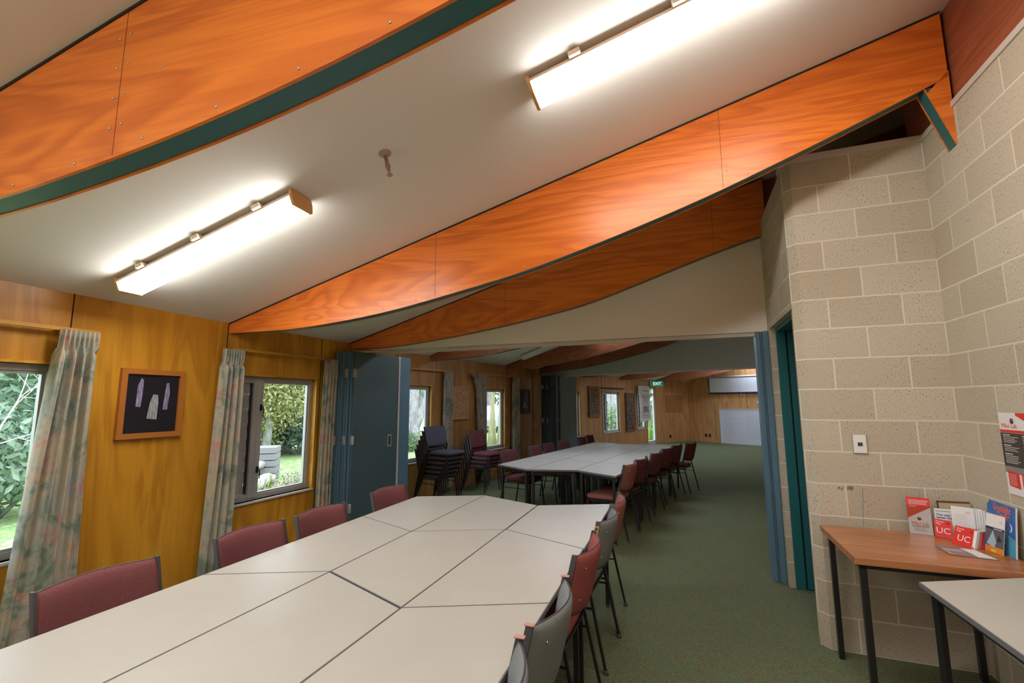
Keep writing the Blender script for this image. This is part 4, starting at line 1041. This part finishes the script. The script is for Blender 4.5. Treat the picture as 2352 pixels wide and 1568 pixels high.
def quad(b, pts, m_, y=-.0006): b.add([(x, y, z) for x, z in pts], [tuple(range(len(pts)))], m_)
def lines(b, x0, x1, zs, m_, h=.002, y=-.0009, jag=.2):
    rnd = random.Random(int(x0*1e4)+len(zs))
    for z in zs: b.box((x0, y, z), (x1-(x1-x0)*rnd.uniform(0, jag), y+.0002, z+h), m_)
# 1 leaflet in an acrylic stand
def d1_(b, L, h):
    quad(b, [(0, h*.42), (L, h*.75), (L, h), (0, h)], M_RED)
    lines(b, L*.08, L*.95, [h*.92, h*.885, h*.85, h*.815], M_LINEW, .0022, jag=.15); lines(b, L*.08, L*.45, [h*.77, h*.735], M_LINEW, .002)
    b.lathe([(.009, -.0008), (.009, -.001)], M_INK, (L*.48, 0, h*.42), 14, 'y'); b.lathe([(.006, -.0011), (.006, -.0013)], nmat('koru_red', (.4,.08,.1), .5), (L*.49, 0, h*.425), 12, 'y')
    b.text('Māui Lab', M_RED, (L*.5, -.0009, h*.255), F0, F1z, .023, 'CENTER', sx=.92); b.text('INTERNSHIPS', M_INK, (L*.5, -.0009, h*.195), F0, F1z, .0125, 'CENTER')
    lines(b, L*.2, L*.8, [h*.165, h*.14, h*.115, h*.09], M_GREYINK, .0014)
r, L, _ = upright('leaflet_stand', 'red and white internship leaflet upright in a clear stand, leftmost on the wooden table', 'leaflet', (2090, 1224), (2145, 1231), .205, .16, d1_)
b_ = MB(); b_.box((-.002, -.003, 0), (L+.002, -.0015, .16), M_ACR); b_.box((-.002, .005, 0), (L+.002, .0065, .20), M_ACR); b_.v = [(x, y*cos(.16)+z*sin(.16), z*cos(.16)-y*sin(.16)) for x, y, z in b_.v]; b_.box((-.002, -.004, -.0005), (L+.002, .055, .0015), M_ACR); b_.build('clear_stand', r)
# 2 red pocket map booklet
def duc(b, L, h):
    quad(b, [(0, 0), (L, 0), (L, h), (0, h)], M_RED); b.text('Pocket', M_LINEW, (L*.1, -.0009, h*.83), F0, F1z, h*.13); b.text('Map', M_LINEW, (L*.1, -.0009, h*.71), F0, F1z, h*.13)
    b.text('UC', M_LINEW, (L*.5, -.0009, h*.24), F0, F1z, h*.46, 'CENTER')
    b.lathe([(.007, -.0008), (.007, -.001)], nmat('dark_red_print', (.5,.02,.02), .5), (L*.78, 0, h*.82), 10, 'y')
upright('pocket_map_booklet', 'small square red UC pocket map standing beside the internship leaflet', 'booklet', (2148, 1231.5), (2189, 1239), .098, .12, duc, .006)
def dtw(b, L, h):
    lines(b, L*.06, L*.9, [h*.9], nmat('teal_print', (.05,.3,.32), .5), .003); b.text('This way for', nmat('blue_print', (.03,.10,.35), .5), (L*.08, -.0009, h*.74), F0, F1z, .017, bold=.0004); b.text('better health', MATS['blue_print'], (L*.08, -.0009, h*.64), F0, F1z, .017, bold=.0004)
upright('health_brochure', 'white brochure with blue lettering behind the small red pocket map', 'brochure', (2153, 1229.5), (2200, 1234.5), .150, .07, dtw, .004)
def dsi(b, L, h):
    quad(b, [(0,0), (L*.06,0), (L*.06,h), (0,h)], nmat('brown_print', (.16,.08,.04), .5)); quad(b, [(0,h*.94), (L,h*.94), (L,h), (0,h)], MATS['brown_print']); b.text('Sisu mai...', MATS['brown_print'], (L*.14, -.0009, h*.70), F0, F1z, .020, bold=.0005)
upright('cream_booklet', 'cream booklet with brown edge, rearmost of the leaflets', 'booklet', (2162, 1228), (2240, 1233), .190, .06, dsi, .004, nmat('cream_paper', (.55,.45,.30), .6))
# 3 letters in a clear holder
r0 = None
def dl(b, L, h):
    b.text('UC', M_RED, (L*.62, -.0009, h*.82), F0, F1z, .014); lines(b, L*.1, L*.85, [h*(.76-.045*k) for k in range(12)], M_GREYINK, .0010, jag=.3)
r, L, _ = upright('letter_stack', 'clear holder packed with white printed letters', 'papers', (2192, 1238), (2246, 1247), .180, .05, dl, .0015)
b_ = MB()
for k in range(6): b_.box((.006+.010*k, .003+.004*k, .0), (L+.010*k, .0045+.004*k, .178-.006*(k % 3)), M_PAPER)
b_.v = [(x, y*cos(.05)+z*sin(.05), z*cos(.05)-y*sin(.05)) for x, y, z in b_.v]; b_.build('letters', r)
b_ = MB(); b_.box((-.004, -.004, 0), (L+.08, -.0025, .075), M_ACR); b_.box((L+.08, -.004, 0), (L+.082, .03, .11), M_ACR); b_.build('clear_holder', r)
# 4 fan of red booklets leaning
r, L, an = upright('pocket_map_booklet', 'larger red UC pocket map leaning back at the front of the fanned booklets', 'booklet', (2186, 1247), (2236, 1261), .100, .40, duc, .003)
cols = [M_PAPER, M_GREYINK, M_RED, nmat('purple_print', (.15,.06,.25), .5), M_PAPER, M_RED]
for k in range(6):
    A = onz(2236+6.5*k, 1261+.2*k, WTZ); b_ = MB(); b_.box((-.006, 0, 0), (.006, .10, .088-.003*k), cols[k]); b_.box((-.0075, -.001, 0), (-.006, .10, .089-.003*k), M_PAPER)
    tl_ = .40; b_.v = [(x, y+z*.35, z) for x, y, z in b_.v]; tag(b_.build('pocket_map_booklet', None, (A[0], A[1], WTZ+.001), an), f'thin upright booklet in the fan right of the red UC map, {["first","second","third","fourth","fifth","last"][k]} from the left', 'booklet', 'fanned booklets')
# 5 picture book with a leaflet leaning on it
MSKY = nmat('book_blue', (.02,.16,.50), .3); MSEA = nmat('book_aqua', (.10,.42,.62), .3); MGOLD = nmat('book_yellow', (.8,.55,.05), .4); MCORAL = nmat('book_coral', (.80,.16,.13), .4); MORG = nmat('leaflet_orange', (.75,.25,.04), .5)
def dbk(b, L, h):
    quad(b, [(0,0), (L,0), (L,h), (0,h)], MSKY, -.0004); quad(b, [(0,0), (L,0), (L,h*.36), (L*.5,h*.45), (0,h*.33)], MSEA, -.0007)
    rnd = random.Random(5)
    for k in range(60):
        x, z = rnd.uniform(.03, .97)*L, rnd.uniform(.45, .98)*h; q = .0013; quad(b, [(x-q,z),(x,z-q),(x+q,z),(x,z+q)], M_LINEW, -.0009)
    b.text('Goodnight', MCORAL, (L*.54, -.0013, h*.83), F0, F1z, .046, 'CENTER', bold=.0018, sx=.74); b.text('Tractor', MCORAL, (L*.6, -.0013, h*.69), F0, F1z, .044, 'CENTER', bold=.0018, sx=.74)
    pts = [(L*.86+.016*cos(a), h*.56+.020*sin(a)) for a in np.linspace(-1.9, 1.9, 9)]; pts += [(L*.86+.009*cos(a)-.004, h*.56+.016*sin(a)) for a in np.linspace(1.8, -1.8, 9)]
    b.add([(x-.006, -.0012, z) for x, z in pts], [tuple(range(len(pts)))], M_LINEW)
    b.lathe([(.020,-.0012),(.020,-.0014)], M_EDGE, (L*.62, 0, h*.22), 16, 'y'); b.lathe([(.010,-.0015),(.010,-.0017)], MORG, (L*.62, 0, h*.22), 12, 'y')
    b.text('Written by', MCORAL, (L*.72, -.0013, h*.34), F0, F1z, .011); quad(b, [(L*.0,h*.93),(L*.06,h*.93),(L*.06,h),(0,h)], MGOLD, -.001)
    b.box((0, .0005, .002), (L-.001, .006, h-.002), M_PAPER)
r, L, anb = upright('picture_book', 'large blue picture book titled Goodnight Tractor standing against the block wall', 'book', (2268, 1252), (2334, 1285), .245, .10, dbk, .007)
def dlf(b, L, h):
    quad(b, [(0,h*.66),(L,h*.66),(L,h),(0,h)], M_PAPER, -.0006); quad(b, [(0,h*.16),(L,h*.16),(L,h*.66),(0,h*.66)], nmat('slate_print', (.11,.12,.15), .5), -.0006); quad(b, [(0,0),(L,0),(L,h*.16),(0,h*.16)], MORG, -.0006)
    b.text('UC', M_GREYINK, (L*.72, -.0009, h*.80), F0, F1z, .015); quad(b, [(0,h*.60),(L,h*.60),(L,h*.65),(0,h*.65)], M_INK, -.0009); lines(b, L*.45, L*.95, [h*.615], M_LINEW, .003, -.0012)
    quad(b, [(L*.10,h*.20),(L*.52,h*.14),(L*.62,h*.30),(L*.40,h*.58)], nmat('pale_blue_print', (.38,.52,.60), .5), -.001); quad(b, [(L*.62,h*.3),(L*.9,h*.34),(L*.72,h*.5)], M_INK, -.001)
    quad(b, [(L*.35,h*.02),(L*.62,h*.02),(L*.62,h*.09),(L*.35,h*.09)], MGOLD, -.001)
upright('folded_leaflet', 'slim grey and orange folded leaflet with a pale triangle, leaning on the blue picture book', 'leaflet', (2262, 1262), (2305, 1278), .19, .16, dlf, .002)
# 6 open brochure lying flat
q = [onz(*p, WTZ+.002) for p in ((2147, 1252), (2181, 1273), (2296, 1287), (2236, 1262))]; cc_ = np.mean(q, 0)
r = empty('open_brochure', (cc_[0], cc_[1], WTZ+.001)); tag(r, 'open glossy brochure lying flat at the front of the wooden table', 'brochure')
b_ = MB(); P_ = [(p[0]-cc_[0], p[1]-cc_[1]) for p in q]; b_.prism(P_, 0, .0025, nmat('brochure_grey', (.20,.19,.21), .3)); 
def lp(s, v): 
    a = np.array(P_[0])*(1-s)+np.array(P_[3])*s; c = np.array(P_[1])*(1-s)+np.array(P_[2])*s; p = a*(1-v)+c*v; return (float(p[0]), float(p[1]))
for (s0, s1, v0, v1, m_) in ((.62, .99, .05, .97, M_PAPER), (.05, .55, .25, .55, nmat('brochure_blue', (.35,.42,.58), .3)), (.02, .14, .6, .95, MORG), (.15, .5, .62, .9, nmat('brochure_mauve', (.30,.24,.28), .3))):
    pts = [lp(s0, v0), lp(s0, v1), lp(s1, v1), lp(s1, v0)]; b_.add([(x, y, .0029) for x, y in pts], [(0,1,2,3)], m_)
fix(b_.build('printed_pages', r))
# poster on the right wall
BR = Wall(CB, ang=atan2(bv[1], bv[0])); u0, _ = BR.uz(2294, 948); zt_, zb_ = 1.46, 1.055
r = empty('wall_poster', BR.p(u0, -.003, 0), BR.ang); tag(r, 'red, black and white poster on the block wall, cut off by the right edge', 'poster')
Wp = .30; b_ = MB(); b_.box((0, -.001, zb_), (Wp, 0, zt_), M_PAPER); hp = zt_-zb_
q = lambda pts, m_, y=-.0014: b_.add([(x*Wp, y, zb_+z*hp) for x, z in pts], [tuple(range(len(pts)))], m_)
q([(.45,.97),(.45,1.),(1,1),(1,.80)], M_RED); q([(.42,1.),(1.,.77),(1.,.74),(.40,.995)], M_PAPER, -.0012)
q([(0,.755),(1,.755),(1,.79),(0,.79)], M_RED); q([(.0,.34),(1,.34),(1,.752),(0,.752)], M_DARKPR)
q([(0,.26),(1,.26),(1,.34),(0,.34)], nmat('photo_grey', (.25,.25,.24), .5)); q([(.62,.36),(1,.36),(1,.55),(.66,.5)], nmat('photo_green', (.16,.30,.06), .5), -.0016)
q([(.06,.10),(.34,.08),(.34,.27),(.06,.29)], M_RED, -.0016); q([(.40,.08),(.70,.06),(.70,.26),(.40,.28)], M_RED, -.0016); q([(.74,.07),(.98,.06),(.98,.26),(.74,.27)], M_RED, -.0016)
b_.lathe([(.014, -.002), (.014, -.0022)], M_INK, (.34*Wp, 0, zb_+.90*hp), 14, 'y'); b_.lathe([(.009, -.0023), (.009, -.0025)], nmat('koru_red', (.4,.08,.1), .5), (.35*Wp, 0, zb_+.905*hp), 12, 'y')
b_.text('Māui Lab.', M_RED, (.05*Wp, -.0018, zb_+.815*hp), F0, F1z, .032)
rnd = random.Random(8)
for cx in (.06, .55):
    for k in range(17):
        if k in (5, 10): continue
        z = .72 - .021*k; hd = k in (0, 6, 11)
        b_.box((cx*Wp, -.0018, zb_+z*hp), ((cx+rnd.uniform(.28,.38)*(0.6 if hd else 1))*Wp, -.0016, zb_+(z+(.010 if hd else .006))*hp), M_LINEW)
for cx in (.09, .43, .77):
    for k in range(6): b_.box((cx*Wp, -.0020, zb_+(.24-.024*k)*hp), ((cx+.17)*Wp, -.0018, zb_+(.245-.024*k)*hp), M_LINEW)
b_.build('printed_sheet', r)

# ------------------------------------------------------------------ garden outside
GZ = -.12
b_ = MB()
b_.box((-42, -30, GZ-.1), (60, 70, GZ), M_LAWN); struct(b_.build('ground')) 
bpy.data.objects['ground'].name = 'floor_garden'
def leafcloud(b, c, rad, n, size, mat, rnd, shell=.55, up=.3):
    vs = []; fs = []
    for _ in range(n):
        while True:
            p = np.array([rnd.uniform(-1, 1) for _ in range(3)]); r2 = p@p
            if shell*shell*rnd.random() < r2 <= 1: break
        wob = 1+.16*sin(7*p[0]+3*p[2])*cos(6*p[1]+c[0])
        P = np.array(c)+p*np.array(rad)*wob
        if P[2] < GZ+.02: P[2] = GZ + .02 + rnd.random()*.2
        nrm = Vector((p[0]*.8+rnd.uniform(-.8,.8), p[1]*.8+rnd.uniform(-.8,.8), p[2]*.6+up+rnd.uniform(-.6,.6))).normalized()
        a = nrm.orthogonal().normalized(); t_ = rnd.uniform(0, 6.3); c2 = nrm.cross(a); u = a*cos(t_)+c2*sin(t_); v = nrm.cross(u)
        s = size*rnd.uniform(.6, 1.3); P = Vector(P); k = len(vs)
        vs += [P-u*s, P-v*s*.38+nrm*s*.08, P+u*s, P+v*s*.38+nrm*s*.08]; fs.append((k, k+1, k+2, k+3))
    b.add(vs, fs, mat)
def gpt(px, dist, z=GZ):
    d = ray(px, 930); q = d[:2]/np.hypot(*d[:2])*dist; return (float(q[0]), float(q[1]), z)
def shrub(name, c, rad, n, size, mat, label, seed=1, trunk=None, cat='shrub', grp=None, lobes=5, tb=M_BARK):
    rnd = random.Random(seed); r = empty(name, (c[0], c[1], GZ)); tag(r, label, cat, grp); b = MB()
    for k in range(lobes):
        o = (rnd.uniform(-.5,.5)*rad[0], rnd.uniform(-.5,.5)*rad[1], c[2]-GZ+rnd.uniform(-.4,.4)*rad[2]); s = rnd.uniform(.5,.72)
        leafcloud(b, o, (rad[0]*s, rad[1]*s, rad[2]*s), n//lobes, size, mat, rnd)
    vs = []
    for v in b.v: vs.append((v[0], v[1], max(v[2], .01)))
    b.v = vs; b.build('foliage', r); b = MB()
    if trunk: b.tube([(0,0,0), (.05,0,trunk*.5), (0,.05,trunk)], [rad[0]*.08+.05, rad[0]*.06+.04, .04], tb, 8)
    else:
        for k in range(5): a = k*1.26; b.tube([(0,0,0), (cos(a)*rad[0]*.3, sin(a)*rad[1]*.3, (c[2]-GZ)*.6), (cos(a)*rad[0]*.5, sin(a)*rad[1]*.5, (c[2]-GZ)*1.0)], [.03,.02,.008], tb, 6)
    b.build('stem', r); return r
# window 1 : rhododendron with a bare white branch
c = gpt(30, 10.2, .75); shrub('rhododendron_bush', (c[0], c[1], .75), (1.7, 1.3, 1.0), 5200, .075, M_RHODO, 'pale green rhododendron bush seen low through the far left window', 3, lobes=9)
c = gpt(-20, 12.6, 2.3); shrub('rhododendron_bush', (c[0], c[1], 2.4), (2.6, 1.6, 1.5), 5200, .09, M_RHODO, 'taller rhododendron filling the top of the far left window', 4, trunk=2., lobes=9)
c = gpt(60, 15.5, 1.8); shrub('dark_conifer', (c[0], c[1], 2.2), (3.2, 1.5, 2.6), 6000, .11, M_BLUELEAF, 'dark evergreen mass behind the rhododendrons', 5, trunk=2.4, cat='tree', lobes=7)
b_ = MB(); c = gpt(52, 9.0, 1.2); rnd = random.Random(11)
base = np.array([c[0], c[1], 0.9])
def br(p, d, l, r_, n):
    q = [p]; dd = np.array(d, float)
    for k in range(5): dd += np.array([rnd.uniform(-.35,.35) for _ in range(3)])*.6; dd /= np.linalg.norm(dd); q.append(q[-1]+dd*l/5)
    b_.tube(q, [r_*(1-.12*k) for k in range(6)], M_BRANCH, 5)
    if n: 
        for k in (2, 3, 5): br(q[k], dd+np.array([rnd.uniform(-.9,.9) for _ in range(3)]), l*.6, r_*.6, n-1)
br(np.array([c[0]-.3, c[1], -.12]), (.1, 0, 1), 1.3, .022, 0); br(base+np.array([-.3,0,.2]), (.35, 0, .8), .9, .012, 2); br(base+np.array([-.3,0,.1]), (-.7, 0, .5), .8, .011, 2); br(base+np.array([-.3,0,.1]), (.7,0,.1), .6, .009, 2)
tag(b_.build('bare_branch'), 'leafless pale forked branch in front of the rhododendron outside the far left window', 'branch')
# window 2
for k, (px, dist, z, rad, mt, lb, tr) in enumerate(((616, 15.5, 1.9, (1.2, 1.0, 1.95), M_YELLEAF, 'yellowing autumn tree at the left of the louvred window view', 1.9), (662, 17.5, 1.9, (1.7, 1.3, 2.4), M_GRNLEAF, 'green tree in the middle of the louvred window view', 2.), (704, 18.5, 2.1, (1.9, 1.4, 2.4), M_HEDGE, 'light green leafy tree at the right of the louvred window view', 2.6), (570, 19, 2.4, (1.8, 1.3, 3.0), M_GRNLEAF, 'green tree at the far left behind the yellowing tree', 2.))):
    c = gpt(px, dist); shrub('garden_tree', (c[0], c[1], z), rad, 9500, .062, mt, lb, 20+k, tr, 'tree', lobes=9)
c = gpt(690, 16.6); shrub('low_dark_bush', (c[0], c[1], .55), (2.4, .9, .9), 3600, .10, M_BLUELEAF, 'dark low bush under the trees of the louvred window view', 31, cat='shrub', lobes=7)
c = gpt(612, 11.6); r = empty('timber_planter', c, R(18)); tag(r, 'grey weathered timber bin standing on the lawn outside the louvred window', 'planter')
for k in range(5): b_ = MB(); b_.box((-.35, -.3, .02+.14*k), (.30, .3, .145+.14*k), M_SLATE); b_.build('board', r, bevel=.008)
rnd = random.Random(6)
for k in range(7):
    b_ = MB(); s = rnd.uniform(.11, .19); b_.lathe([(.02,-s*.5),(s*.75,-s*.42),(s,-.05),(s*.85,s*.35),(s*.3,s*.55)], M_STONE, (0,0,s*.5), 9); b_.v = [(x*rnd.uniform(.88,1.12), y*rnd.uniform(.85,1.1), z) for x, y, z in b_.v]
    c2 = gpt(600+6*(k % 5), 10.4+.16*k, GZ); tag(b_.build('boulder', None, (c2[0], c2[1], GZ + (.0 if k < 5 else .30))), 'pale rounded boulder in the heap beside the grey timber bin', 'boulder', 'boulders by the timber bin')
def spiky(c, n, h, mat, label, seed, name='sword_leaf_plant', cat='plant'):
    rnd = random.Random(seed); b = MB()
    for _ in range(n):
        a = rnd.uniform(0, 6.3); t_ = rnd.uniform(.05, .55); l = h*rnd.uniform(.6, 1.1); w_ = .018; x0, y0 = rnd.uniform(-.12,.12), rnd.uniform(-.12,.12); dx, dy = cos(a), sin(a)
        p = [(x0+dx*t_*l*f*f, y0+dy*t_*l*f*f, l*(f-.25*t_*f*f)) for f in (0, .35, .7, 1)]
        vs = []
        for k, q_ in enumerate(p): ww = w_*(1-.3*k); vs += [(q_[0]-dy*ww, q_[1]+dx*ww, q_[2]), (q_[0]+dy*ww, q_[1]-dx*ww, q_[2])]
        b.add(vs, [(0,1,3,2),(2,3,5,4),(4,5,7,6)], mat)
    return tag(b.build(name, None, (c[0], c[1], GZ)), label, cat)
c = gpt(606, 6.35); spiky(c, 60, .85, M_SWORD, 'bright green sword-leaved plant just outside the louvred window', 1)
c = gpt(704, 7.4); spiky(c, 40, .75, M_SWORD, 'small green sword-leaved plant at the right corner outside the louvred window', 2)
MSEED = leafmat('purple_seedhead', (.22,.15,.17), (.45,.36,.38))
for px, d_, h_, lb in ((630, 6.9, .72, 'purple-brown seedhead shrub outside the louvred window, left one'), (680, 7.8, .68, 'purple-brown seedhead shrub outside the louvred window, right one')):
    c = gpt(px, d_); shrub('seedhead_shrub', (c[0], c[1], h_-.28), (.22, .2, .24), 520, .018, MSEED, lb, px, lobes=5)
# windows 3 and 4 : trunks and cars
def trunk(px, dist, r0, h, lean, mat, label, fork=None, name='tree_trunk'):
    c = gpt(px, dist); b = MB(); n = 9; pts = []
    for k in range(n+1): f = k/n; pts.append((lean*f*h + .05*sin(5*f), .03*sin(7*f), h*f))
    b.tube(pts, [r0*(1.5 if k == 0 else 1.12 if k == 1 else 1-.04*k) for k in range(n+1)], mat, 12, True)
    r = empty(name, c, 0); d = ray(px, 930)[:2]; r.rotation_euler = (0,0,atan2(d[1], d[0])-pi/2); tag(r, label, 'tree'); b.build('trunk', r)
    if fork:
        b = MB(); z0 = fork[0]; x0 = lean*z0; b.tube([(x0, 0, z0), (x0+fork[1]*.4, 0, z0+.5), (x0+fork[1], .05, z0+1.6), (x0+fork[1]*1.35, 0, h)], [r0*.8, r0*.66, r0*.55, r0*.4], mat, 10); b.build('limb', r)
    return r, c
r, c = trunk(947, 17.0, .24, 6.5, -.01, M_BARK, 'thick grey forked tree trunk seen through the window by the stacked blue chairs', (.55, .62))
shrub('ivy_clump', (c[0]+.15, c[1]-.7, .3), (.75, .35, .55), 1500, .05, M_GRNLEAF, 'ivy clump growing at the foot of the thick grey trunk', 51, lobes=5)
for k, (px, d_, r0, ln, lb) in enumerate(((1123, 15.5, .07, .05, 'thin mossy trunk at the left of the tree trunk window'), (1134, 16.5, .08, -.06, 'leaning mossy trunk in the middle of the tree trunk window'), (1149, 16.0, .11, .0, 'straight mossy trunk at the right of the tree trunk window'))):
    trunk(px, d_, r0, 5.5, ln, M_MOSS, lb)
for k, (px, d_, z, rad, mt, lb) in enumerate(((968, 27, 4.2, (3.2, 2, 3.2), M_HEDGE, 'light green tree crown behind the white car'), (1120, 30, 5.0, (4.2, 2, 3.4), M_HEDGE, 'pale leafy tree crown behind the mossy trunks'), (940, 31, 2.5, (3.5, 2, 2.6), M_YELLEAF, 'yellowish shrubbery far behind the thick grey trunk'))):
    c = gpt(px, d_); shrub('distant_tree', (c[0], c[1], z), rad, 4200, .17, mt, lb, 60+k, 3., 'tree', lobes=9)
def car(px, dist, rz, paint, label):
    c = gpt(px, dist, GZ); r = empty('car', c, rz); tag(r, label, 'car')
    prof = [(-2.1,.35),(-2.15,.70),(-1.95,.92),(-1.25,1.0),(-.75,1.42),(.65,1.45),(1.35,1.02),(1.95,.92),(2.12,.7),(2.1,.35)]
    b = MB(); b.slab(prof, -.85, .85, paint); fix(b.build('body', r, bevel=.05))
    b = MB(); b.slab([(-1.12,1.02),(-.70,1.36),(.60,1.39),(1.15,1.03)], -.865, .865, M_CARG); fix(b.build('side_windows', r))
    for x in (-1.35, 1.35):
        for y in (-.80, .80):
            b = MB(); b.lathe([(.20,-.10),(.33,-.09),(.34,0),(.33,.09),(.20,.10)], M_TYRE, (x, y, .34), 16, 'y'); wh = b.build('wheel', r)
            b = MB(); b.lathe([(.18,-.11),(.18,.11)], M_ALUW, (x, y, .34), 12, 'y'); b.build('hubcap', wh)
    return r
car(1000, 23, R(25), M_CARW, 'white car parked beyond the thick grey trunk')
car(1139, 27, R(70), M_CARS, 'silver car parked behind the mossy trunks')
# far room window and glazed door
for k, (px, d_, z, rad, lb) in enumerate(((1400, 21.5, .65, (2.6, .9, 1.05), 'clipped green hedge outside the small far-room window'), (1492, 25.0, .65, (2.4, .9, 1.05), 'clipped green hedge outside the far glazed door'))):
    c = gpt(px, d_); shrub('hedge', (c[0], c[1], z), rad, 5200, .06, M_HEDGE, lb, 70+k, lobes=9, cat='hedge')
trunk(1405, 25, .42, 7., .0, M_BARK, 'grey trunk rising above the hedge outside the small far-room window')
c = gpt(1412, 29); shrub('distant_tree', (c[0], c[1], 3.5), (3.5, 2, 3.2), 3800, .17, M_GRNLEAF, 'green tree crown behind the hedge of the small far-room window', 77, 3., 'tree', lobes=9)
c = gpt(1490, 20.6); spiky(c, 36, .75, M_SWORD, 'leafy green plant outside the foot of the far glazed door', 5)
car(1497, 31, R(-20), M_CARS, 'pale car behind the hedge outside the far glazed door')
c = gpt(1500, 44); r = empty('red_roofed_house', c, R(-28)); tag(r, 'white house with a red roof far beyond the glazed exit door', 'house')
b_ = MB(); b_.box((-7,-3,0), (7,3,2.9), M_WALLO); b_.build('walls', r)
b_ = MB(); b_.slab([(-7.6,2.9),(7.6,2.9),(6.2,5.6),(-6.2,5.6)], -3.6, 3.6, M_ROOFR); fix(b_.build('roof', r))
for x in (-4.5, -1.5, 1.5, 4.5): b_ = MB(); b_.box((x-.6,-3.05,1.0), (x+.6,-2.98,2.2), M_CARG); b_.build('window', r)
# distant belt of trees closing the view
for k in range(13):
    if k in (8, 9, 10): continue
    a = R(168-k*10.5); d_ = 40 + 4*(k % 3); c = (d_*cos(a), d_*sin(a)); rnd = random.Random(90+k)
    shrub('far_tree', (c[0], c[1], 4.2), (6.2, 3., 4.8), 2600, .34, (M_GRNLEAF, M_HEDGE, M_BLUELEAF)[k % 3], 'leafy tree of the distant belt around the lawn', 90+k, 4., 'tree', 'distant belt of trees', lobes=7)
# scribbles on the block wall
b_ = MB(); rnd = random.Random(12)
for (x0, y0), (x1, y1) in (((1922,1121),(1930,1118)), ((1926,1116),(1927,1124)), ((1930,1120),(1936,1124)), ((1936,1118),(1932,1125)), ((1948,1116),(1946,1125)), ((1952,1116),(1950,1125)), ((1946,1120),(1951,1120)), ((1955,1116),(1953,1125)), ((1958,1117),(1957,1125)), ((1953,1121),(1958,1120))):
    u0_, z0_ = BWw.uz(x0, y0); u1_, z1_ = BWw.uz(x1, y1); b_.tube([(u0_, -.0015, z0_), ((u0_+u1_)/2+.0015, -.0015, (z0_+z1_)/2), (u1_, -.0015, z1_)], .0011, M_INK, 4)
tag(b_.build('wall_scribble', None, (BL[0], BL[1], 0), BA), 'small dark handwritten scribble on the block wall below the switch plate', 'writing')
b_ = MB(); q_ = [BWw.uz(x, y) for x, y in ((1981, 1120), (1981.5, 1150), (1982, 1180), (1983, 1208))]
b_.tube([(u, -.001, z) for u, z in q_], .0013, nmat('blue_chalk', (.16,.30,.36), .9), 4)
tag(b_.build('chalk_line', None, (BL[0], BL[1], 0), BA), 'thin blue vertical chalk line on the block wall above the wooden table', 'writing')
